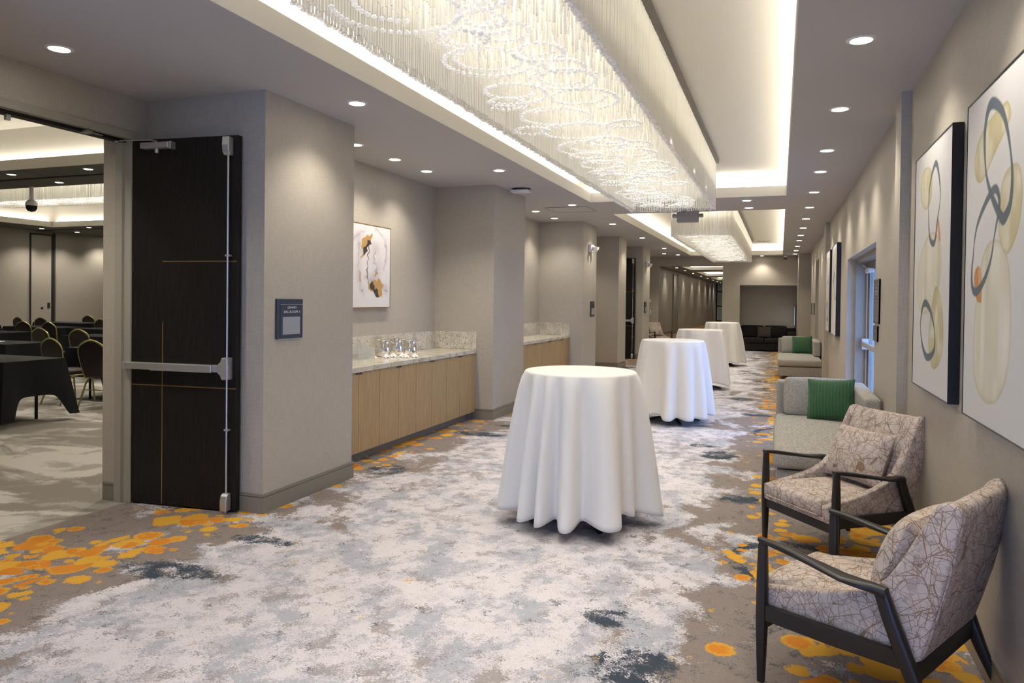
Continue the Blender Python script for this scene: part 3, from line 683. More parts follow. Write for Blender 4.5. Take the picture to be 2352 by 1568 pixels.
def chandelier(x0, x1, y0, y1, zb, zt, ztop, label, seed, sp=0.0225, nrings=None):
    rnd = random.Random(seed)
    t = thing('crystal_chandelier', label, 'chandelier', ((x0+x1)/2, (y0+y1)/2, zb))
    hx, hy = (x1-x0)/2, (y1-y0)/2; H = zt-zb
    box_obj('mounting_plate', -hx-0.035, hx+0.035, -hy-0.035, hy+0.035, H, ztop-zb, 'sign_bronze', t)
    box_obj('lamp_panel', -hx+0.05, hx-0.05, -hy+0.05, hy-0.05, H-0.006, H-0.0005, 'lamp_panel', t)
    V, F, Vb, Fb = [], [], [], []
    def edge(xa, ya, xb, yb, off, zoff):
        n = int(math.hypot(xb-xa, yb-ya)/sp)
        for i in range(n):
            f = (i+0.5)/n; x, y = xa+(xb-xa)*f, ya+(yb-ya)*f
            dz = rnd.uniform(0, 0.015)+zoff
            hexrod(V, F, x+rnd.uniform(-.002, .002), y+rnd.uniform(-.002, .002), dz, H-0.008, 0.0064)
            if off == 0: bead(Vb, Fb, x, y, dz-0.006, 0.0125)
    for off, zo in ((0, 0), (0.03, 0.01)):
        a, b = hx-off, hy-off
        edge(-a, -b, -a, b, off, zo); edge(a, -b, a, b, off, zo); edge(-a, -b, a, -b, off, zo); edge(-a, b, a, b, off, zo)
    pyobj('glass_rods', V, F, 'rod_glass', t, True, 'stuff'); pyobj('edge_beads', Vb, Fb, 'bead_glass', t, False, 'stuff')
    V, F = [], []; y = -hy+0.06
    while y < hy-0.06:
        x = -hx+0.07
        while x < hx-0.06:
            hexrod(V, F, x+rnd.uniform(-.012, .012), y+rnd.uniform(-.012, .012), 0.10+rnd.uniform(0, 0.09), H-0.008, 0.0052, 4); x += 0.05
        y += sp*1.9
    pyobj('inner_glass_rods', V, F, 'rod_glass', t, True, 'stuff')
    area = 4*hx*hy; nr = nrings or int(area*8.5); VW, FW = [], []; done = []
    for k in range(nr*6):
        if len(done) >= nr: break
        r1 = rnd.uniform(0.11, 0.29) if hx > 0.3 and hy > 0.3 else 0.1; cx = rnd.uniform(-hx+r1+0.05, hx-r1-0.05); cy = rnd.uniform(-hy+r1+0.05, hy-r1-0.05)
        if any(math.hypot(cx-a_, cy-b_) < (r1+c_)*0.62 for a_, b_, c_ in done): continue
        done.append((cx, cy, r1))
        V, F = [], []; a = rnd.uniform(0, 2*PI); tot = rnd.uniform(1.1, 1.9)*2*PI; s = 0; sgn = rnd.choice((-1, 1)); dz = rnd.uniform(0.0, 0.03)
        while s < tot:
            rr = r1*(1-0.42*s/tot); x, y = cx+rr*math.cos(a+sgn*s), cy+rr*math.sin(a+sgn*s)
            bead(V, F, x, y, dz+0.02*s/tot, 0.0145); hexrod(VW, FW, x, y, dz+0.03, H-0.008, 0.0008, 3); s += 0.036/rr
        pyobj('bead_spiral', V, F, 'bead_glass', t)
    pyobj('suspension_wires', VW, FW, 'rod_glass', t, False, 'stuff')
    return t
chandelier(-1.805, -0.775, -0.2, 9.43, 2.668, 3.245, ZU, 'long crystal rod chandelier with bead spirals in the near coffer', 3)
chandelier(-1.805, -0.775, 13.0, 21.83, 2.668, 3.245, ZU, 'long crystal rod chandelier hanging beyond the soffit bridge', 4)
chandelier(-17.0, -6.8, 11.2, 12.15, 3.53, 3.97, 4.02, 'long crystal rod chandelier in the ballroom coffer', 5, 0.03, 80)

# ------------------------------------------------------------------ cocktail tables and their cloths
def cocktail_table(x, y, rz, label):
    t = thing('cocktail_table', label, 'table', (x, y, 0), rz)
    bm = new(); add_lathe(bm, [(0, 1.0), (0.372, 1.0), (0.377, 1.006), (0.377, 1.024), (0.372, 1.03), (0, 1.03)], 48); obj('tabletop', bm, 'black_metal', t, True)
    bm = new(); add_tube(bm, [(0, 0, 0.06), (0, 0, 1.0)], 0.035, 16); obj('column', bm, 'black_metal', t, True)
    bm = new(); add_lathe(bm, [(0, 0.045), (0.06, 0.045), (0.06, 0.085), (0.036, 0.1), (0, 0.1)], 20); obj('hub', bm, 'black_metal', t, True)
    for k in range(4):
        a = k*PI/2; d = Vector((math.cos(a), math.sin(a), 0)); s = Vector((-d.y, d.x, 0)); bm = new()
        add_loft(bm, [(d*0.04+Vector((0, 0, 0.068)), s*0.03, Vector((0, 0, 0.016))), (d*0.22+Vector((0, 0, 0.045)), s*0.025, Vector((0, 0, 0.014))), (d*0.355+Vector((0, 0, 0.016)), s*0.02, Vector((0, 0, 0.012)))])
        obj('foot', bm, 'black_metal', t, True)
    return t
def round_cloth(x, y, seed, folds, label, rz=0.0, hem0=0.10, ridges=None):
    rnd = random.Random(seed); nA, nT = 288, 34; R0 = 0.383
    ph = [rnd.uniform(0, 6.28) for _ in range(6)]
    V, F = [], []
    if ridges is None:
        ridges = []; n_ = folds+2
        for i in range(n_): ridges.append((2*PI*(i+rnd.uniform(-0.3, 0.3))/n_, rnd.uniform(0.12, 0.26), rnd.uniform(0.75, 1.15)))
    def fold(th):
        v = 0.0
        for c0, w0, h0 in ridges:
            d0 = (th-c0+PI) % (2*PI)-PI; v = v+h0*math.exp(-(abs(d0)/(w0*0.92))**2.8)
        return min(v, 1.25)
    ztop = 1.035
    V.append((0, 0, ztop)); rings = []
    for r in (0.12, 0.25, 0.35): rings.append([(r*math.cos(2*PI*j/nA), r*math.sin(2*PI*j/nA), ztop) for j in range(nA)])
    for i in range(nT+1):
        f = i/nT; ring = []
        for j in range(nA):
            th = 2*PI*j/nA; fo = fold(th)
            if f < 0.12:
                q = f/0.12*PI/2; r = R0-0.014+0.016*math.sin(q); z = ztop-0.016*(1-math.cos(q)); r += 0.004*fo*f/0.12
            else:
                q = (f-0.12)/0.88
                r = R0+0.002+0.010*q+(0.005+0.155*q**0.68)*fo
                hem = hem0+0.010*math.sin(3*th+ph[5])-0.035*(fo-0.5)
                z = ztop-0.016-(ztop-0.016-hem)*q
            ring.append((r*math.cos(th), r*math.sin(th), z))
        rings.append(ring)
    for ring in rings: V.extend(ring)
    for j in range(nA): F.append((0, 1+j, 1+(j+1) % nA))
    for k in range(len(rings)-1):
        a, b = 1+k*nA, 1+(k+1)*nA
        for j in range(nA): F.append((a+j, b+j, b+(j+1) % nA, a+(j+1) % nA))
    me = bpy.data.meshes.new('tablecloth'); me.from_pydata(V, [], F); me.update()
    o = obj('tablecloth', me, 'table_cloth', None, True, (x, y, 0)); o.rotation_euler.z = rz
    sm = o.modifiers.new('thickness', 'SOLIDIFY'); sm.thickness = 0.0015; sm.offset = 1
    return tag(o, label, 'tablecloth', 'white cloths on the cocktail tables')
TB = [(-1.294, 4.933, 'beside the patterned armchairs'), (-1.268, 9.43, 'second along from the patterned armchairs'), (-1.305, 13.27, 'third along from the patterned armchairs'), (-1.294, 18.31, 'nearest the dark niche sofa')]
for i, (x, y, wh) in enumerate(TB):
    rg = [(math.radians(a_), w_, h_) for a_, w_, h_ in ((-153, 0.20, 1.1), (-121, 0.12, 0.95), (-105, 0.10, 0.95), (-84, 0.15, 1.1), (-53, 0.25, 1.15), (-22, 0.10, 0.35), (8, 0.24, 1.15), (45, 0.18, 1.0), (78, 0.2, 1.0), (112, 0.2, 1.1), (150, 0.2, 1.0), (180, 0.15, 0.9))] if i == 0 else None
    cocktail_table(x, y, math.radians((38, 25, 10, 50)[i]), 'black cocktail table under the cloth '+wh)
    round_cloth(x, y, 11+i*3, (9, 9, 8, 10)[i], 'white pleated round cloth on the cocktail table '+wh, ridges=rg)

# ------------------------------------------------------------------ armchairs
def make_armchair(label, loc, rz):
    """local axes: +y = rear, origin on the floor between the front legs"""
    t = thing('armchair', label, 'armchair', loc, rz, 'patterned armchairs')
    hw = 0.31
    for s in (-1, 1):
        bm = new(); X = s*hw
        add_loft(bm, [((X, 0.0, 0.0), (0.014, 0, 0), (0, 0.014, 0)), ((X, 0.0, 0.25), (0.02, 0, 0), (0, 0.023, 0)), ((X, 0.0, 0.42), (0.019, 0, 0), (0, 0.022, 0)), ((X, 0.0, 0.545), (0.016, 0, 0), (0, 0.018, 0)), ((X, 0.004, 0.572), (0.015, 0, 0), (0, 0.018, 0))])
        obj('front_leg', bm, 'chair_frame', t, True)
        bm = new(); secs = []
        for y, z, wx, hz in ((-0.017, 0.569, 0.016, 0.009), (0.05, 0.562, 0.018, 0.012), (0.12, 0.551, 0.020, 0.012), (0.20, 0.538, 0.026, 0.011), (0.28, 0.525, 0.036, 0.010), (0.33, 0.517, 0.040, 0.010), (0.38, 0.512, 0.033, 0.013), (0.43, 0.509, 0.026, 0.016), (0.475, 0.500, 0.021, 0.021)):
            secs.append(((X+s*(wx-0.018)*0.6, y, z), (wx, 0, 0), (0, 0, hz)))
        add_loft(bm, secs); obj('armrest', bm, 'chair_frame', t, True)
        bm = new()
        add_loft(bm, [((X, 0.452, 0.515), (0.019, 0, 0), (0, 0.026, 0)), ((X, 0.487, 0.42), (0.020, 0, 0), (0, 0.029, 0)), ((X, 0.545, 0.28), (0.021, 0, 0), (0, 0.031, 0)), ((X, 0.595, 0.16), (0.018, 0, 0), (0, 0.024, 0)), ((X+s*0.006, 0.668, 0.0), (0.012, 0, 0), (0, 0.015, 0))])
        obj('rear_leg', bm, 'chair_frame', t, True)
        bm = new(); add_prism(bm, [(0.0, 0.252), (0.0, 0.315), (0.53, 0.315), (0.55, 0.255), (0.3, 0.248)], 'x', X-0.012, X+0.012, 0.004); obj('side_rail', bm, 'chair_frame', t)
    bm = new(); add_box(bm, -hw, hw, -0.01, 0.016, 0.215, 0.27, 0.005); obj('front_rail', bm, 'chair_frame', t)
    bm = new(); add_box(bm, -hw, hw, 0.545, 0.57, 0.20, 0.275, 0.005); obj('rear_rail', bm, 'chair_frame', t)
    # upholstered shell: two sweeping sides and the back
    bm = new(); b = 0.286
    side = [(-0.03, 0.272), (-0.038, 0.372), (0.10, 0.398), (0.22, 0.422), (0.32, 0.45), (0.40, 0.487), (0.46, 0.54), (0.51, 0.62), (0.555, 0.71), (0.60, 0.80), (0.628, 0.845), (0.66, 0.855), (0.694, 0.845), (0.70, 0.81), (0.675, 0.68), (0.64, 0.52), (0.60, 0.37), (0.575, 0.285), (0.55, 0.268)]
    for s in (-1, 1): add_prism(bm, side, 'x', *sorted((s*b, s*(b-0.052))), 0.012, 3)
    back = [(0.43, 0.30), (0.47, 0.44), (0.525, 0.58), (0.575, 0.71), (0.615, 0.80), (0.636, 0.838), (0.665, 0.848), (0.695, 0.838), (0.703, 0.81), (0.68, 0.68), (0.648, 0.52), (0.606, 0.37), (0.580, 0.285), (0.55, 0.268), (0.45, 0.268)]
    add_prism(bm, back, 'x', -b+0.012, b-0.012, 0.012, 3)
    add_box(bm, -b+0.03, b-0.03, -0.025, 0.5, 0.272, 0.30, 0.008)
    obj('upholstered_shell', bm, 'twig_fabric', t, True)
    bm = new(); add_cushion(bm, -b+0.054, b-0.054, -0.052, 0.45, 0.302, 0.402, 0.028, (0.004, 0.012, 0.02)); o = obj('seat_cushion', bm, 'twig_fabric', t, True)
    bm = new(); add_tube(bm, [(-0.225, -0.055, 0.312), (0.225, -0.055, 0.312)], 0.005, 6); obj('piping', bm, 'twig_fabric', o, True)
    bm = new(); add_pillow(bm, 0.45, 0.34, 0.17)
    o = obj('back_pillow', bm, 'twig_fabric', t, True, (0, 0.385, 0.425)); o.rotation_euler.x = math.radians(-22)
    return t
def chair_pose(f0, f1):
    """front-leg feet of a chair -> origin and rotation (local +x along f0->f1 so that +y is the rear)"""
    cx, cy = (f0[0]+f1[0])/2, (f0[1]+f1[1])/2; return (cx, cy, 0), math.atan2(f1[1]-f0[1], f1[0]-f0[0])
ca = chair_pose((-0.068, 4.969), (0.314, 4.480))    # far arm -> near arm
cb = chair_pose((0.251, 3.648), (-0.051, 3.092))
make_armchair('twig-patterned armchair with dark frame standing next to the grey chaise with green pillow', *ca)
make_armchair('twig-patterned armchair with its back to the largest painting, second from the grey chaise', *cb)
make_armchair('twig-patterned armchair beside the far opening, behind the cocktail tables', (-3.42, 23.2, 0), math.radians(42))

# ------------------------------------------------------------------ grey chaises with green pillows
def chaise(y0, label, plabel):
    t = thing('chaise_sofa', label, 'sofa', (0.39, y0, 0), 0, 'grey chaises along the painting wall')
    Lg = 2.17; hw = 0.41
    box_obj('base', -hw+0.01, hw-0.005, 0.02, Lg, 0.075, 0.262, 'tweed', t, 0.015, 3)
    bm = new(); add_cushion(bm, -hw-0.008, hw-0.006, -0.01, Lg-0.14, 0.264, 0.415, 0.045, (0.008, 0.012, 0.022), 12); obj('seat_cushion', bm, 'tweed', t, True)
    box_obj('side_rest', hw-0.135, hw, 0.83, Lg-0.0, 0.42, 0.738, 'tweed', t, 0.03, 4)
    box_obj('end_rest', -hw, hw-0.136, Lg-0.135, Lg, 0.262, 0.738, 'tweed', t, 0.03, 4)
    bm = new(); add_cushion(bm, -hw+0.075, hw-0.15, 0, 0.15, 0.0, 0.37, 0.035, (0.01, 0.025, 0.01), 9)
    o = obj('back_cushion', bm, 'tweed', t, True, (0, Lg-0.345, 0.425)); o.rotation_euler.x = math.radians(-9)
    for x in (-hw+0.06, hw-0.07):
        for y in (0.07, Lg-0.1):
            bm = new(); add_lathe(bm, [(0, 0), (0.016, 0), (0.026, 0.075), (0, 0.075)], 12, (x, y, 0)); obj('leg', bm, 'leg_wood', t, True)
    bm = new(); add_pillow(bm, 0.42, 0.40, 0.15)
    p = obj('throw_pillow', bm, 'green_fabric', None, True, (0.39+0.07, y0+Lg-0.60, 0.425))
    p.rotation_euler = (math.radians(-19), math.radians(-3), math.radians(-12)); tag(p, plabel, 'pillow', 'green pillows')
    return t
chaise(5.86, 'light grey tweed chaise with a green pillow right behind the patterned armchairs', 'green ribbed throw pillow on the grey chaise behind the armchairs')
chaise(15.43, 'light grey tweed chaise with a green pillow farther on, past the exit doors', 'green ribbed throw pillow on the grey chaise past the exit doors')

# dark sofa in the niche
t = thing('niche_sofa', 'dark charcoal sofa set into the wall niche', 'sofa', (-0.35, 24.15, 0))
box_obj('base', -0.83, 0.83, 0.0, 0.78, 0.03, 0.24, 'sofa_dark', t, 0.02, 3)
for i in (-1, 1):
    bm = new(); add_cushion(bm, -0.83 if i < 0 else -0.10, -0.11 if i < 0 else 0.57, -0.01, 0.6, 0.24, 0.40, 0.04, (0.005, 0.005, 0.015)); obj('seat_cushion', bm, 'sofa_dark', t, True)
    bm = new(); add_cushion(bm, -0.82 if i < 0 else -0.10, -0.12 if i < 0 else 0.57, 0.50, 0.68, 0.40, 0.79, 0.05, (0.005, 0.03, 0.01)); obj('back_cushion', bm, 'sofa_dark', t, True)
box_obj('backrest', -0.83, 0.83, 0.66, 0.80, 0.24, 0.72, 'sofa_dark', t, 0.02)
box_obj('arm', 0.58, 0.83, 0.0, 0.66, 0.24, 0.62, 'sofa_dark', t, 0.05, 4)
bm = new(); add_pillow(bm, 0.42, 0.37, 0.13); p = obj('throw_pillow', bm, 'pillow_brown', None, True, (-0.46, 24.54, 0.405)); p.rotation_euler.x = math.radians(-14)
tag(p, 'dark brown square pillow on the charcoal niche sofa', 'pillow')
# picture outlines (u, v)
ART_A=dict(olive=[[(0.599, 0.913), (0.651, 0.867), (0.598, 0.84), (0.416, 0.785), (0.313, 0.741), (0.208, 0.725), (0.133, 0.763), (0.124, 0.811), (0.173, 0.866), (0.297, 0.895), (0.438, 0.91), (0.552, 0.912)],[(0.704, 0.731), (0.761, 0.711), (0.792, 0.66), (0.785, 0.598), (0.755, 0.553), (0.695, 0.512), (0.624, 0.488), (0.56, 0.506), (0.51, 0.554), (0.506, 0.589), (0.521, 0.657), (0.541, 0.699), (0.601, 0.722)]],pale=[[(0.381, 0.546), (0.273, 0.499), (0.187, 0.365), (0.158, 0.213), (0.178, 0.128), (0.262, 0.083), (0.39, 0.062), (0.524, 0.08), (0.625, 0.131), (0.677, 0.201), (0.692, 0.31), (0.673, 0.419), (0.634, 0.487), (0.552, 0.536)]],orange=[[(0.22, 0.478), (0.272, 0.461), (0.286, 0.369), (0.266, 0.359), (0.198, 0.369), (0.159, 0.417), (0.159, 0.46)]],loops=[([(0.382, 0.947), (0.321, 0.935), (0.283, 0.886), (0.281, 0.831), (0.306, 0.753), (0.373, 0.69), (0.483, 0.626), (0.56, 0.59), (0.598, 0.598), (0.649, 0.62), (0.667, 0.658), (0.67, 0.707), (0.648, 0.759), (0.599, 0.833), (0.539, 0.888), (0.471, 0.921), (0.382, 0.947)],.017),([(0.451, 0.69), (0.374, 0.679), (0.266, 0.641), (0.181, 0.599), (0.145, 0.551), (0.13, 0.497), (0.116, 0.484), (0.112, 0.418), (0.173, 0.389), (0.292, 0.415), (0.399, 0.473), (0.442, 0.527), (0.426, 0.513), (0.463, 0.567), (0.504, 0.613), (0.517, 0.643), (0.495, 0.673), (0.451, 0.69)],.013)])
ART_B=dict(olive=[[(0.404, 0.927), (0.514, 0.888), (0.51, 0.788), (0.41, 0.752), (0.299, 0.752), (0.183, 0.8), (0.164, 0.878), (0.235, 0.934)],[(0.653, 0.437), (0.763, 0.401), (0.855, 0.328), (0.877, 0.211), (0.829, 0.142), (0.662, 0.091), (0.547, 0.114), (0.488, 0.178), (0.489, 0.252), (0.554, 0.347)]],pale=[[(0.626, 0.641), (0.773, 0.589), (0.798, 0.52), (0.759, 0.427), (0.609, 0.353), (0.422, 0.31), (0.208, 0.316), (0.106, 0.395), (0.114, 0.499), (0.256, 0.601), (0.456, 0.647)]],orange=[[(0.67, 0.704), (0.729, 0.661), (0.769, 0.587), (0.714, 0.605), (0.659, 0.666)]],loops=[([(0.61, 0.92), (0.681, 0.867), (0.737, 0.788), (0.728, 0.742), (0.658, 0.676), (0.633, 0.615), (0.577, 0.591), (0.463, 0.62), (0.425, 0.694), (0.414, 0.772), (0.44, 0.846), (0.52, 0.897), (0.61, 0.92)],.013),([(0.331, 0.367), (0.497, 0.342), (0.618, 0.282), (0.674, 0.219), (0.652, 0.164), (0.447, 0.128), (0.316, 0.171), (0.237, 0.239), (0.242, 0.299), (0.331, 0.367)],.015)])
ART_C=dict(gold=[[(0.564, 0.911), (0.58, 0.869), (0.521, 0.759), (0.433, 0.697), (0.325, 0.596), (0.303, 0.587), (0.338, 0.675), (0.322, 0.768), (0.335, 0.832), (0.43, 0.871), (0.519, 0.871)],[(0.682, 0.352), (0.826, 0.294), (0.851, 0.253), (0.796, 0.211), (0.813, 0.12), (0.734, 0.119), (0.592, 0.191), (0.501, 0.214), (0.424, 0.324), (0.53, 0.295), (0.605, 0.329)],[(0.72, 0.447), (0.705, 0.397), (0.619, 0.394), (0.627, 0.423)],[(0.256, 0.428), (0.299, 0.422), (0.337, 0.298), (0.3, 0.313)]],dark=[([(0.506, 0.79), (0.439, 0.737), (0.374, 0.662)],.03),([(0.537, 0.279), (0.591, 0.248), (0.638, 0.2), (0.718, 0.136)],.035),([(0.484, 0.725), (0.472, 0.572), (0.437, 0.451), (0.453, 0.373), (0.484, 0.318)],.008)],mauve=[([(0.384, 0.931), (0.284, 0.866), (0.143, 0.823)],.018),([(0.286, 0.757), (0.26, 0.6), (0.255, 0.444), (0.294, 0.265), (0.383, 0.157)],.03),([(0.64, 0.947), (0.766, 0.934), (0.898, 0.804), (0.925, 0.648), (0.839, 0.46)],.012),([(0.629, 0.695), (0.586, 0.563), (0.711, 0.504), (0.65, 0.42)],.05),([(0.453, 0.373), (0.529, 0.335), (0.779, 0.235), (0.942, 0.213)],.03)])
# ------------------------------------------------------------------ granite counters with oak cabinets
def counters(dy, which, n0):
    y0, y1 = 5.345+dy, 8.58+dy
    if dy: y0, y1 = 9.75, 12.97
    t = thing('worktop', 'speckled granite worktop with upstand '+which, 'worktop', (-4.2085, y0, 0))
    Ld = y1-y0
    box_obj('slab', 0.0, 0.60, 0.001, Ld-0.001, 0.836, 0.884, 'granite', t, 0.003)
    box_obj('upstand', 0.0, 0.02, 0.001, Ld-0.001, 0.885, 1.105, 'granite', t, 0.002)
    box_obj('upstand', 0.021, 0.60, Ld-0.021, Ld-0.001, 0.885, 1.105, 'granite', t, 0.002)
    box_obj('upstand', 0.021, 0.60, 0.001, 0.021, 0.885, 1.105, 'granite', t, 0.002)
    a = y0+0.103; names = ('first', 'second', 'third', 'fourth')
    for k in range(4):
        c = thing('oak_cabinet', names[k]+' oak double-door cabinet from the near end, '+which, 'cabinet', (-3.62, a+0.756*k, 0), 0, 'oak cabinets '+which)
        box_obj('body', -0.58, -0.022, 0.002, 0.754, 0.10, 0.834, 'oak', c)
        box_obj('toe_kick', -0.5, -0.09, 0.002, 0.754, 0.0, 0.10, 'base_paint', c)
        for s in (0, 1):
            d0, d1 = 0.0025+0.378*s, 0.3755+0.378*s; e = 0.055; n = d1-e if s == 0 else d0+e
            poly = [(d0, 0.095), (d1, 0.095), (d1, 0.815 if s == 0 else 0.832), (n, 0.815), (n, 0.832), (d0, 0.832)] if s == 0 else [(d0, 0.095), (d1, 0.095), (d1, 0.832), (n, 0.832), (n, 0.815), (d0, 0.815)]
            bm = new(); add_prism(bm, poly, 'x', -0.021, -0.001); dr = obj('door', bm, 'oak', c)
            box_obj('finger_pull', -0.0215, -0.012, min(n, d1 if s == 0 else d0), max(n, d1 if s == 0 else d0), 0.8155, 0.832, 'sign_bronze', dr)
    f = thing('cabinet_filler', 'narrow oak filler panel closing the cabinet run '+which, 'filler panel', (-3.62, y1, 0))
    box_obj('panel', -0.021, -0.001, -(y1-a-0.756*4)+0.002, -0.002, 0.095, 0.832, 'oak', f)
    box_obj('toe_kick', -0.5, -0.09, -(y1-a-0.756*4)+0.002, -0.002, 0.0, 0.095, 'base_paint', f)
    f = thing('cabinet_filler', 'narrow oak end panel starting the cabinet run '+which, 'filler panel', (-3.62, y0, 0))
    box_obj('panel', -0.021, -0.001, 0.002, 0.101, 0.095, 0.832, 'oak', f); box_obj('toe_kick', -0.5, -0.09, 0.002, 0.101, 0.0, 0.095, 'base_paint', f)
counters(0, 'under the gold and mauve abstract canvas', 0)
counters(4.405, 'in the empty second recess', 4)

def pitcher(x, y, rz, label):
    t = thing('steel_pitcher', label, 'pitcher', (x, y, 0.8845), rz, 'steel pitchers')
    bm = new(); prof = [(0, 0), (0.058, 0), (0.066, 0.006), (0.074, 0.04), (0.076, 0.07), (0.072, 0.105), (0.063, 0.14), (0.060, 0.165), (0.064, 0.182), (0.060, 0.182), (0.057, 0.165), (0.060, 0.14), (0.07, 0.1), (0.072, 0.05), (0.055, 0.01), (0, 0.01)]
    add_lathe(bm, prof, 32)
    for v in bm.verts:                      # pull the rim out into a pouring lip on -x
        if v.co.z > 0.13 and v.co.x < 0:
            k = max(0, -v.co.x/0.064)**3*min(1, (v.co.z-0.13)/0.05); v.co.x -= 0.035*k; v.co.z += 0.006*k
    obj('body', bm, 'chrome', t, True)
    bm = new(); add_tube(bm, [(0.058, 0, 0.158), (0.085, 0, 0.162), (0.108, 0, 0.145), (0.115, 0, 0.11), (0.108, 0, 0.07), (0.09, 0, 0.045), (0.074, 0, 0.035)], 0.007, 8); obj('handle', bm, 'chrome', t, True)
pitcher(-4.05, 7.01, 0.35, 'polished steel pitcher nearest the rows of glasses')
pitcher(-4.05, 7.30, 0.35, 'polished steel pitcher in the back middle of the three')
pitcher(-3.82, 7.19, 0.35, 'polished steel pitcher nearest the counter front edge')
def napkin(x, y, rz, s, label):
    t = new(); h = 0.048*s; w = 0.062*s
    top = t.verts.new((0, 0, h)); ring = []
    for j in range(12):
        a = 2*PI*j/12; r = w*(1.0 if j % 3 == 0 else 0.62); ring.append(t.verts.new((r*math.cos(a), r*math.sin(a)*0.8, 0.001+(0.012*s if j % 2 else 0))))
    for j in range(12): t.faces.new((top, ring[j], ring[(j+1) % 12]))
    t.faces.new(ring[::-1])
    o = obj('folded_napkin', t, 'napkin', None, False, (x, y, 0.8845)); o.rotation_euler.z = rz; tag(o, label, 'napkin', 'folded napkins by the pitchers')
for i, (x, y) in enumerate(((-3.935, 6.87), (-3.92, 6.995), (-3.85, 7.07), (-3.77, 6.99), (-3.70, 7.075))):
    napkin(x, y, 0.7*i, 1.0, 'white napkin folded to a point on the granite in front of the pitchers')
napkin(-4.0, 6.76, 0.3, 0.55, 'small crumpled white napkin end beside the glasses')
gm = None
for z, rows in ((0.8845, 3), (0.949, 3)):
    for r in range(rows):
        for k in range(6):
            x, y = -4.145+0.072*r, 6.44+0.072*k+0.02*r
            if k > 5-r: continue
            if gm is None:
                bm = new(); add_lathe(bm, [(0, 0.0), (0.027, 0.0), (0.032, 0.06), (0.030, 0.06), (0.0255, 0.006), (0, 0.006)], 14); o = obj('glass_tumbler', bm, 'tumbler_glass', None, True); gm = o.data
            else:
                o = bpy.data.objects.new('glass_tumbler', gm); COL.objects.link(o)
            o.location = (x, y, z)
            tag(o, 'clear glass tumbler in the stacked rows left of the pitchers' if z > 0.9 else 'clear glass tumbler in the bottom rows beside the pitchers', 'glass', 'tumblers on the granite counter')
for k, (x, y) in enumerate(((-4.12, 7.62), (-4.05, 7.66), (-4.13, 7.70), (-4.06, 7.74))):
    o = bpy.data.objects.new('glass_tumbler', gm); COL.objects.link(o); o.location = (x, y, 0.8845); tag(o, 'clear glass tumbler standing apart on the far side of the pitchers', 'glass', 'tumblers past the pitchers')

# ------------------------------------------------------------------ pictures
def chaikin(P, n=3, closed=True):
    P = [np.array(p) for p in P]
    if closed and np.allclose(P[0], P[-1]): P = P[:-1]
    for _ in range(n):
        Q = []; m = len(P)
        for i in range(m if closed else m-1):
            a, b = P[i], P[(i+1) % m]; Q += [a*.75+b*.25, a*.25+b*.75]
        P = Q if closed else [P[0]]+Q+[P[-1]]
    return np.array(P)
def inside(poly, U, Vv):
    r = np.zeros(U.shape, bool); n = len(poly)
    for i in range(n):
        x0, y0 = poly[i]; x1, y1 = poly[(i+1) % n]
        c = ((y0 > Vv) != (y1 > Vv)); xi = (x1-x0)*(Vv-y0)/((y1-y0) if abs(y1-y0) > 1e-9 else 1e-9)+x0
        r ^= c & (U < xi)
    return r
def dist(poly, U, Vv, asp, closed=True):
    d = np.full(U.shape, 9.0); n = len(poly)
    for i in range(n if closed else n-1):
        a = poly[i]*[1, asp]; b = poly[(i+1) % n]*[1, asp]; ab = b-a; L2 = ab@ab+1e-12
        s = np.clip(((U-a[0])*ab[0]+(Vv*asp-a[1])*ab[1])/L2, 0, 1)
        d = np.minimum(d, np.hypot(U-a[0]-s*ab[0], Vv*asp-a[1]-s*ab[1]))
    return d
def blend(C, m, col, a):
    k = (np.clip(m, 0, 1)*a)[..., None]; C[:] = C*(1-k)+np.array(col)*k
def vnoise(U, V, f, seed):
    rs = np.random.RandomState(seed); g = rs.rand(64, 64); x, y = U*f, V*f; xi, yi = np.floor(x).astype(int), np.floor(y).astype(int); fx, fy = x-xi, y-yi
    fx, fy = fx*fx*(3-2*fx), fy*fy*(3-2*fy); G = lambda i, j: g[i % 64, j % 64]
    return (G(xi, yi)*(1-fx)+G(xi+1, yi)*fx)*(1-fy)+(G(xi, yi+1)*(1-fx)+G(xi+1, yi+1)*fx)*fy
def canvas_mesh(w, h, draw, nu=200):
    nv = int(nu*h/w); u = np.linspace(0, 1, nu+1); v = np.linspace(0, 1, nv+1); U, V = np.meshgrid(u, v, indexing='ij')
    C = draw(U, V, h/w)
    co = np.stack([U.ravel()*w, np.zeros(U.size), V.ravel()*h], 1)
    idx = np.arange((nu+1)*(nv+1)).reshape(nu+1, nv+1)
    F = np.stack([idx[:-1, :-1], idx[1:, :-1], idx[1:, 1:], idx[:-1, 1:]], -1).reshape(-1, 4)
    me = bpy.data.meshes.new('canvas'); me.from_pydata(co.tolist(), [], F.tolist()); me.update()
    ca = me.color_attributes.new('Col', 'FLOAT_COLOR', 'POINT'); rgba = np.ones((U.size, 4), np.float32); rgba[:, :3] = C.reshape(-1, 3); ca.data.foreach_set('color', rgba.ravel()); return me
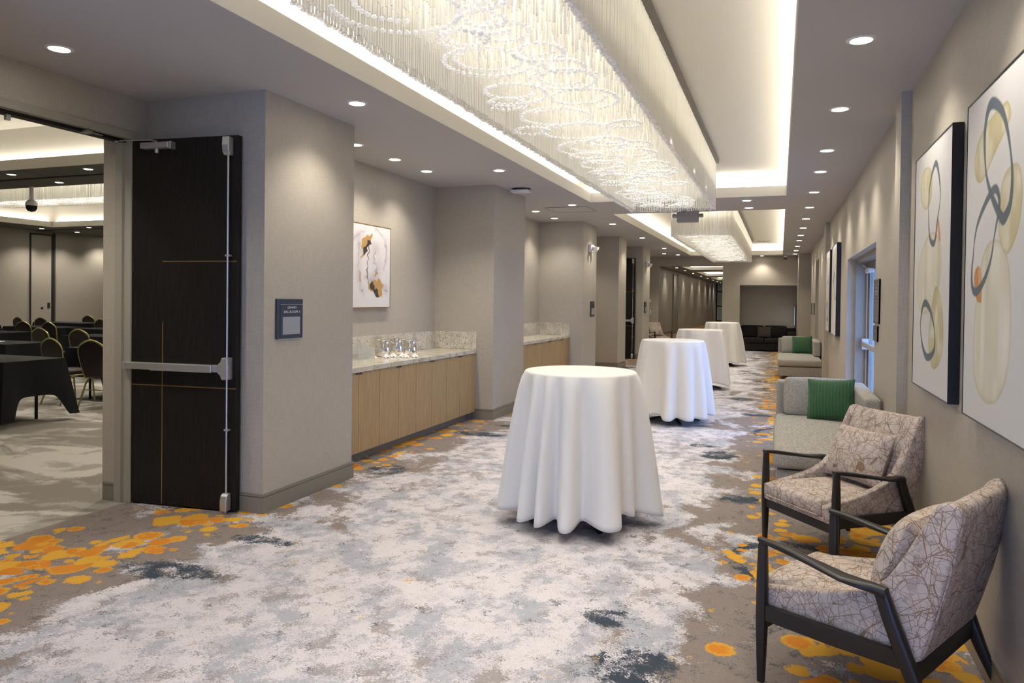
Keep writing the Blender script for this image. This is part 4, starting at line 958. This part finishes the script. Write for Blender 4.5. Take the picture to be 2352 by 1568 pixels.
def draw_loops(D):
    def f(U, V, asp):
        C = np.ones(U.shape+(3,))*np.array((0.60, 0.595, 0.59)); px = 0.006
        def area(P, col, rim, a, streak):
            P = chaikin(P); ins = inside(P, U, V); d = dist(P, U, V, asp); s = np.where(ins, d, -d)
            m = np.clip(s/px+0.5, 0, 1); nz = vnoise(U, V, 9, 3)*0.5+0.5
            blend(C, m, col, a*1.0); blend(C, m*np.clip(vnoise(U, V*(0.25 if streak else 1), 16, 5)*1.6-0.55, 0, 1), (0.80, 0.79, 0.74), 0.6)
            blend(C, m*np.clip(vnoise(U+3, V*(0.2 if streak else 1), 11, 8)*1.8-0.9, 0, 1), (0.36, 0.34, 0.20), 0.55)
            blend(C, m*np.exp(-np.maximum(s, 0)/0.012), rim, 0.75)
        for P in D['pale']: area(P, (0.60, 0.57, 0.43), (0.42, 0.36, 0.20), 0.75, True)
        for P in D['olive']: area(P, (0.50, 0.44, 0.22), (0.34, 0.28, 0.10), 0.85, False)
        for P in D['orange']: area(P, (0.50, 0.20, 0.03), (0.45, 0.17, 0.03), 0.95, False)
        for P, wd in D['loops']:
            Q = chaikin(P, 3, True); n = len(Q); d = dist(Q, U, V, asp); k = 0.62+0.5*vnoise(U, V, 5, 9)
            vv = (V-Q[:, 1].min())/(Q[:, 1].max()-Q[:, 1].min()); wv = wd*(0.55+0.85*np.abs(vv-0.5)*2)
            blend(C, np.clip((wv-d)/px+0.5, 0, 1), (0.075, 0.10, 0.125), 0.97)
            blend(C, np.clip((wv*0.6-d)/px, 0, 1)*k, (0.10, 0.14, 0.18), 0.5)
        return C
    return f
def draw_mauve(D):
    def f(U, V, asp):
        C = np.ones(U.shape+(3,))*np.array((0.66, 0.64, 0.64)); px = 0.01; jx = (vnoise(U, V, 22, 1)-0.5)*0.05; jy = (vnoise(U, V, 22, 2)-0.5)*0.05; U2, V2 = U+jx, V+jy
        for P, wd in D['mauve']:
            Q = chaikin(P, 3, False); d = dist(Q, U2, V2, asp, False)
            blend(C, np.clip(1-d/(wd*3.2), 0, 1)*vnoise(U, V, 8, 4), (0.42, 0.37, 0.39), 0.95); blend(C, np.clip((wd*0.35-d)/px+0.3, 0, 1)*vnoise(U, V, 30, 6), (0.25, 0.21, 0.24), 0.7)
        for P in D['gold']:
            P = chaikin(P, 2); ins = inside(P, U2, V2); d = dist(P, U2, V2, asp); blend(C, np.clip(np.where(ins, d, -d)/px+0.5, 0, 1), (0.44, 0.26, 0.075), 0.97)
        for P, wd in D['dark']:
            Q = chaikin(P, 2, False); d = dist(Q, U2*1.0, V2, asp, False); blend(C, np.clip((wd*(0.5+0.9*vnoise(U, V, 14, 7))-d)/px+0.5, 0, 1), (0.018, 0.017, 0.022), 0.95)
        return C
    return f
def picture(name, w, h, depth, me, loc, rz, label, frame, fw, group=None):
    """local: x along the width as seen from the front, -y towards the viewer, z up; back plane at y=0"""
    t = thing(name, label, 'painting', loc, rz, group)
    c = obj('canvas', me, 'canvas_paint', t, False, (fw, -depth+0.003, fw)); c.scale = ((w-2*fw)/w, 1, (h-2*fw)/h)
    for b in ((0, w, 0, fw), (0, w, h-fw, h), (0, fw, fw, h-fw), (w-fw, w, fw, h-fw)):
        box_obj('frame_bar', b[0], b[1], -depth, -0.001, b[2], b[3], frame, t)
    box_obj('backing', fw, w-fw, -depth+0.008, -0.002, fw, h-fw, frame, t)
mA = canvas_mesh(1.02, 1.351, draw_loops(ART_A)); mB = canvas_mesh(1.016, 1.352, draw_loops(ART_B))
FL = dict(ART_B); FL2 = {k: ([[(1-p[0], p[1]) for p in P] for P in v] if k != 'loops' else [([(1-p[0], p[1]) for p in P], w_) for P, w_ in v]) for k, v in ART_A.items()}
mC = canvas_mesh(1.016, 1.352, draw_loops(FL2), 130)
RZ = -PI/2       # faces -x; local x runs towards -y
picture('painting', 1.02, 1.351, 0.05, mA, (XR-0.001, 3.733, 1.04), RZ, 'large abstract painting with two dark loops, olive ovals and a tall pale oval', 'black_frame', 0.006, 'black-framed abstract paintings')
picture('painting', 1.016, 1.352, 0.05, mB, (XR-0.001, 5.045, 1.042), RZ, 'large abstract painting with two separate dark loops, next to the narrow pilaster', 'black_frame', 0.006, 'black-framed abstract paintings')
picture('painting', 1.016, 1.352, 0.06, mC, (XR-0.001, 12.50, 1.048), RZ, 'large abstract painting nearer the exit doors in the far painting pair', 'black_frame', 0.006, 'black-framed abstract paintings')
picture('painting', 1.016, 1.352, 0.06, mB, (XR-0.001, 14.02, 1.048), RZ, 'large abstract painting beside the second pilaster in the far painting pair', 'black_frame', 0.006, 'black-framed abstract paintings')
mD = canvas_mesh(0.91, 0.90, draw_mauve(ART_C), 200)
picture('painting', 0.91, 0.90, 0.04, mD, (-4.209, 6.45, 1.412), PI/2, 'white abstract canvas with gold and mauve strokes in a thin gold frame', 'gold_frame', 0.008)

# ------------------------------------------------------------------ room signs
def room_sign(y, label, x=XL, lines=True, rz=PI/2, mat='sign_dark', sx=1.0):
    t = thing('room_sign', label, 'sign', (x, y, 1.217), rz)
    w_, h_ = 0.304*sx, 0.288
    box_obj('plate', 0, w_, -0.012, -0.001, 0, h_, mat, t)
    box_obj('face', 0.04*sx, w_-0.002, -0.0135, -0.012, 0.008, 0.243, mat, t)
    box_obj('rule', 0.04*sx, w_, -0.015, -0.012, 0.247, 0.251, 'sign_rule', t); box_obj('edge', 0.02, w_, -0.013, -0.001, -0.004, 0.0, 'sign_rule', t)
    box_obj('insert', 0.068*sx, 0.270*sx, -0.0142, -0.0135, 0.030, 0.158, 'sign_insert', t)
    if lines:
        for txt, z, wd in (('GRAND', 0.2255, 0.104), ('BALLROOM 3', 0.194, 0.185)):
            o = text_mesh('lettering', txt, 0.027, 'sign_text', t, Matrix.Rotation(PI/2, 4, 'X'))
            xs = [v.co.x for v in o.data.vertices]; k = wd/(max(xs)-min(xs))
            o.scale = (k, 1, 1); o.location = (0.173, -0.0142, z)
    return t
room_sign(4.333, 'dark room sign reading Grand Ballroom 3 on the nearest pier')
room_sign(13.57, 'dark room sign on the pier past the empty counter', lines=False)
room_sign(19.45, 'dark room sign on the pier by the far open door', lines=False)
def plaque(y0, y1, z0, z1, label, lined):
    t = thing('wall_plaque', label, 'sign', (XR, y1, z0), RZ); w_, h_ = y1-y0, z1-z0
    box_obj('plate', 0, w_, -0.014, -0.001, 0, h_, 'sign_bronze', t); box_obj('rule', 0.03, w_, -0.016, -0.014, h_-0.05, h_-0.046, 'sign_rule', t)
    box_obj('edge', w_-0.006, w_, -0.016, -0.001, 0, h_, 'sign_rule', t)
    if lined:
        rs = random.Random(4)
        bm = new(); add_box(bm, 0.14, 0.26, -0.0155, -0.014, h_-0.085, h_-0.065); add_box(bm, 0.10, 0.30, -0.0155, -0.014, h_-0.115, h_-0.098); add_box(bm, 0.10, 0.30, -0.0155, -0.014, h_-0.14, h_-0.127)
        for k in range(17):
            z = h_-0.158-0.0125*k
            if z < 0.01: break
            x = 0.05
            while x < 0.34: d = rs.uniform(0.02, 0.07); add_box(bm, x, min(x+d, 0.36), -0.0152, -0.014, z-0.005, z); x += d+0.012
        obj('small_print', bm, 'sign_rule', t)
plaque(7.03, 7.405, 1.347, 1.738, 'tall bronze plaque with lines of small print beside the exit doors', True)
plaque(7.117, 7.40, 1.189, 1.325, 'small bronze plaque below the tall one beside the exit doors', False)
def dark_plaque(y, label):
    t = thing('room_sign', label, 'sign', (XR, y+0.5, 1.232), RZ); box_obj('plate', 0, 0.45, -0.014, -0.001, 0, 0.29, 'sign_dark', t); box_obj('rule', 0.05, 0.45, -0.016, -0.014, 0.245, 0.25, 'sign_rule', t); box_obj('insert', 0.1, 0.4, -0.015, -0.014, 0.03, 0.16, 'sign_insert', t)
dark_plaque(21.2, 'dark room sign nearest the last doorway of the painting wall'); dark_plaque(19.66, 'dark room sign just past the doorway of the painting wall')

# ------------------------------------------------------------------ small fittings
def emergency(y, label):
    t = thing('emergency_light', label, 'light fitting', (XL, y, 2.50))
    box_obj('housing', 0.001, 0.06, -0.14, 0.14, -0.07, 0.07, 'white_plastic', t, 0.012, 3)
    for s in (-1, 1):
        bm = new(); d = Vector((0.8, s*0.35, -0.35)).normalized(); c = Vector((0.08, s*0.07, 0.0)); add_tube(bm, [c-d*0.03, c+d*0.02, c+d*0.06], [0.03, 0.045, 0.052], 14); obj('lamp_head', bm, 'white_plastic', t, True)
    return t
emergency(13.5, 'white twin-head emergency light on the pier past the empty counter'); emergency(19.68, 'white twin-head emergency light on the pier by the far open door')
t = thing('ceiling_sensor', 'white boxy sensor under the ceiling in front of the second pier', 'sensor', (-3.18, 9.0, ZC))
bm = new(); add_lathe(bm, [(0, -0.012), (0.11, -0.012), (0.12, -0.0005), (0, -0.0005)], 24); obj('base', bm, 'dark_grille', t, True)
box_obj('housing', -0.13, 0.11, -0.08, 0.08, -0.05, -0.012, 'white_plastic', t, 0.016, 3)
bm = new(); add_tube(bm, [(0.11, 0.0, -0.03), (0.135, 0.0, -0.03)], 0.018, 12); obj('eye', bm, 'white_plastic', t, True)
t = thing('emergency_light', 'grey boxy twin-head fitting hanging under the soffit bridge', 'light fitting', (-1.36, 11.6, ZC))
box_obj('housing', -0.165, 0.165, -0.06, 0.06, -0.215, -0.001, 'grey_plastic', t, 0.015, 3)
for s in (-1, 1):
    bm = new(); add_tube(bm, [(s*0.15, -0.01, -0.115), (s*0.2, -0.01, -0.112), (s*0.235, -0.01, -0.11)], [0.02, 0.034, 0.025], 14); obj('lamp_head', bm, 'grey_plastic', t, True)
t = thing('ceiling_hatch', 'flush square access hatch in the soffit over the empty counter', 'access hatch', (-3.14, 11.25, ZC))
box_obj('panel', -0.33, 0.33, -0.31, 0.31, -0.004, -0.0005, 'ceiling_paint', t); box_obj('frame', -0.345, -0.332, -0.325, 0.325, -0.008, -0.0005, 'grey_plastic', t); box_obj('frame', 0.332, 0.345, -0.325, 0.325, -0.008, -0.0005, 'grey_plastic', t)
box_obj('frame', -0.332, 0.332, -0.325, -0.312, -0.008, -0.0005, 'grey_plastic', t); box_obj('frame', -0.332, 0.332, 0.312, 0.325, -0.008, -0.0005, 'grey_plastic', t)
t = thing('ceiling_vent', 'narrow white air vent in the far coffer ceiling', 'vent', (-0.47, 22.2, ZU))
box_obj('frame', -0.2, 0.2, -0.1, 0.1, -0.012, -0.0005, 'white_plastic', t)
for k in range(3): box_obj('slot', -0.18+0.125*k, -0.07+0.125*k, -0.06, 0.06, -0.013, -0.012, 'dark_grille', t)
def dome(name, x, y, z, label, drop, r):
    t = thing(name, label, 'camera', (x, y, z)); bm = new(); add_tube(bm, [(0, 0, -0.0005), (0, 0, -drop)], r*0.35, 12); obj('stem', bm, 'white_plastic', t, True)
    bm = new(); add_lathe(bm, [(0, 0.0), (r*0.5, -r*0.05), (r*0.9, -r*0.5), (r, -r*1.1), (0, -r*1.1)], 24, (0, 0, -drop)); obj('housing', bm, 'white_plastic', t, True)
    bm = new(); add_lathe(bm, [(0, -r*1.1), (r*0.9, -r*1.1), (r*0.88, -r*1.6), (r*0.6, -r*2.05), (0, -r*2.2)], 24, (0, 0, -drop)); obj('dome', bm, 'dark_glass', t, True)
dome('dome_camera', -12.04, 8.95, ZBR, 'white pendant camera with a black dome hanging in the ballroom', 0.22, 0.095)
dome('dome_camera', 0.133, 23.5, ZC, 'small dome camera under the ceiling near the sofa niche', 0.01, 0.06)
for z, h, n, lb in ((1.50, 0.08, 'wall_plate', 'small white wall plate at head height left of the far opening'), (1.10, 0.14, 'thermostat', 'white wall control with dark button left of the far opening')):
    t = thing(n, lb, 'wall control', (-4.02, YF, z)); box_obj('plate', -0.06, 0.06, -0.02, -0.001, 0, h, 'white_plastic', t, 0.004)
    box_obj('button', -0.02, 0.02, -0.024, -0.02, h*0.35, h*0.65, 'dark_grille' if n == 'thermostat' else 'white_plastic', t)
t = thing('wall_display', 'slim upright glowing display on the side wall of the sofa niche', 'display', (0.489, 24.55, 0.78))
box_obj('body', -0.05, -0.001, -0.14, 0.14, 0.0, 0.66, 'sign_dark', t, 0.01); box_obj('screen', -0.052, -0.05, -0.12, 0.12, 0.04, 0.62, 'screen_glow', t)

# ------------------------------------------------------------------ ballroom furniture
def make_banquet_chair():
    """local: seat faces +y, origin under the middle"""
    t = thing('banquet_chair', 'x', 'chair')
    top = [(-0.165, 0.44), (-0.19, 0.55), (-0.21, 0.68), (-0.215, 0.76), (-0.195, 0.83), (-0.13, 0.875), (-0.06, 0.905), (0, 0.915), (0.06, 0.905), (0.13, 0.875), (0.195, 0.83), (0.215, 0.76), (0.21, 0.68), (0.19, 0.55), (0.165, 0.44)]
    for _ in range(2):
        top = [top[0]]+[(p[0]*a_+q[0]*(1-a_), p[1]*a_+q[1]*(1-a_)) for p, q in zip(top, top[1:]) for a_ in (0.75, 0.25)]+[top[-1]]
    ly = lambda z: -0.20-0.17*(z-0.44)
    bm = new(); add_tube(bm, [(x, ly(z), z) for x, z in top], 0.013, 8); obj('back_frame', bm, 'gold_tube', t, True)
    bm = new(); poly = [(x*0.93, z if z < 0.8 else z-0.012) for x, z in top]
    f = [bm.verts.new((x, ly(z)+0.018, z)) for x, z in poly]; g = [bm.verts.new((x, ly(z)-0.012, z)) for x, z in poly]
    bm.faces.new(f); bm.faces.new(g[::-1]); n = len(poly)
    for i in range(n): bm.faces.new((f[i], g[i], g[(i+1) % n], f[(i+1) % n]))
    bmesh.ops.recalc_face_normals(bm, faces=bm.faces); obj('backrest', bm, 'brown_vinyl', t)
    bm = new(); add_cushion(bm, -0.205, 0.205, -0.19, 0.22, 0.41, 0.475, 0.025, (0, 0, 0.012), 7); obj('seat', bm, 'brown_vinyl', t, True)
    for s in (-1, 1):
        bm = new(); add_tube(bm, [(s*0.165, -0.2, 0.44), (s*0.175, -0.185, 0.405), (s*0.19, -0.05, 0.40), (s*0.195, 0.15, 0.40), (s*0.198, 0.20, 0.37), (s*0.205, 0.24, 0.0)], 0.012, 8); obj('front_leg', bm, 'gold_tube', t, True)
        bm = new(); add_tube(bm, [(s*0.19, 0.0, 0.398), (s*0.19, -0.09, 0.385), (s*0.195, -0.14, 0.33), (s*0.205, -0.27, 0.0)], 0.012, 8); obj('rear_leg', bm, 'gold_tube', t, True)
    bm = new(); add_tube(bm, [(-0.2, -0.18, 0.24), (0.2, -0.18, 0.24)], 0.007, 6); obj('stretcher', bm, 'gold_tube', t, True)
    return t
BCH = make_banquet_chair()
CH = [(-8.62, 7.48, 'nearer the door jamb, at the second table row', 8), (-9.36, 7.52, 'nearer the aisle, at the second table row', -4), (-11.45, 9.62, 'nearer the door jamb, at the third table row', 5), (-12.42, 9.66, 'nearer the aisle, at the third table row', 0), (-14.85, 11.7, 'at the fourth table row, farther from the panel wall', 0), (-15.65, 11.7, 'at the fourth table row, nearer the panel wall', 4), (-15.9, 13.9, 'at the fifth table row, nearest the door jamb', 0), (-17.95, 13.85, 'at the fifth table row, in front of the panel door', 5), (-18.6, 13.75, 'at the fifth table row, closest to the far wall', -5), (-18.15, 16.05, 'at the last table row, nearer the door jamb', 0), (-18.85, 15.98, 'at the last table row, nearer the far wall', 5)]
for i, (x, y, wh, a) in enumerate(CH):
    c = BCH if i == 0 else copy_tree(BCH); c.location = (x, y, 0); c.rotation_euler.z = math.radians(a)
    c['label'] = 'gold-framed brown banquet chair '+wh; c['group'] = 'gold banquet chairs'
def banquet_table(x1, y0, label, clabel, Ld=1.83, Wd=0.74):
    """right end at x1, near long edge at y0"""
    t = thing('folding_table', label, 'table', (x1-Ld/2, y0+Wd/2, 0))
    box_obj('tabletop', -Ld/2+0.006, Ld/2-0.006, -Wd/2+0.006, Wd/2-0.006, 0.70, 0.742, 'black_metal', t, 0.004)
    for sx in (-1, 1):
        for sy in (-1, 1): bm = new(); add_tube(bm, [(sx*(Ld/2-0.33), sy*0.26, 0), (sx*(Ld/2-0.33), sy*0.26, 0.70)], 0.018, 8); obj('leg', bm, 'black_metal', t, True)
    # cloth: sagging skirt with pulled-out pointed corners
    V, F = [], []; nS, hem = 40, 0.33
    per = []
    for i in range(4):
        a = [(-Ld/2, -Wd/2), (Ld/2, -Wd/2), (Ld/2, Wd/2), (-Ld/2, Wd/2)][i]; b = [(Ld/2, -Wd/2), (Ld/2, Wd/2), (-Ld/2, Wd/2), (-Ld/2, -Wd/2)][i]
        for k in range(nS): f = k/nS; per.append((a[0]+(b[0]-a[0])*f, a[1]+(b[1]-a[1])*f, f, i))
    rows = 10; m = len(per)
    for r in range(rows+1):
        q = r/rows
        for (x, y, f, i) in per:
            L_ = Ld if i in (0, 2) else Wd; dc = min(f, 1-f)*L_; cor = math.exp(-(dc/0.10)**2)
            h = hem-0.26*cor; z = 0.748-(0.748-h)*q
            nx, ny = ((0, -1), (1, 0), (0, 1), (-1, 0))[i]
            out = 0.008+0.02*q+0.10*cor*q+0.012*q*math.sin(f*L_*14)
            if f < 1e-6: px_, py_ = ((-1, -1), (1, -1), (1, 1), (-1, 1))[i]; nx, ny = px_*0.9, py_*0.9
            V.append((x+nx*out, y+ny*out, z))
    for r in range(rows):
        for k in range(m): F.append((r*m+k, r*m+(k+1) % m, (r+1)*m+(k+1) % m, (r+1)*m+k))
    F.append(tuple(range(m))[::-1])
    me = bpy.data.meshes.new('tablecloth'); me.from_pydata(V, [], [f[::-1] for f in F]); me.update()
    o = obj('tablecloth', me, 'black_cloth', None, True, (x1-Ld/2, y0+Wd/2, 0)); tag(o, clabel, 'tablecloth', 'black ballroom cloths')
BT_ = [(-8.16, 5.75, 'at the first row, nearest the open door'), (-7.93, 7.80, 'at the second row, behind the two largest gold chairs'), (-11.0, 7.78, 'at the second row, across the aisle from the chairs'), (-10.87, 10.02, 'at the third row, behind its two gold chairs'), (-14.3, 10.0, 'at the third row, across the aisle'),
       (-13.3, 12.16, 'at the fourth row, nearer the door jamb'), (-15.45, 12.16, 'at the fourth row, adjoining its neighbour by the aisle'), (-17.85, 11.75, 'at the fourth row, across the aisle by the far wall'), (-15.3, 14.4, 'at the fifth row, nearer the door jamb'), (-17.45, 14.4, 'at the fifth row, in front of the panel door'), (-16.6, 16.6, 'at the last row, against the far corner')]
for x1, y0, wh in BT_: banquet_table(x1, y0, 'folding table '+wh, 'black ballroom cloth '+wh)
for i, (x, y, wh) in enumerate(((-9.0, 8.05, 'second row'), (-11.75, 8.15, 'second row across the aisle'), (-14.0, 12.4, 'fourth row'), (-16.1, 14.75, 'fifth row'))):
    t = thing('note_pad', 'white and blue note pad on the black cloth of the '+wh, 'note pad', (x, y, 0.7495), 0.3)
    box_obj('pages', -0.07, 0.07, -0.1, 0.1, 0.0, 0.006, 'paper', t); box_obj('cover_band', -0.07, 0.07, -0.1, -0.02, 0.006, 0.0075, 'paper_blue', t)
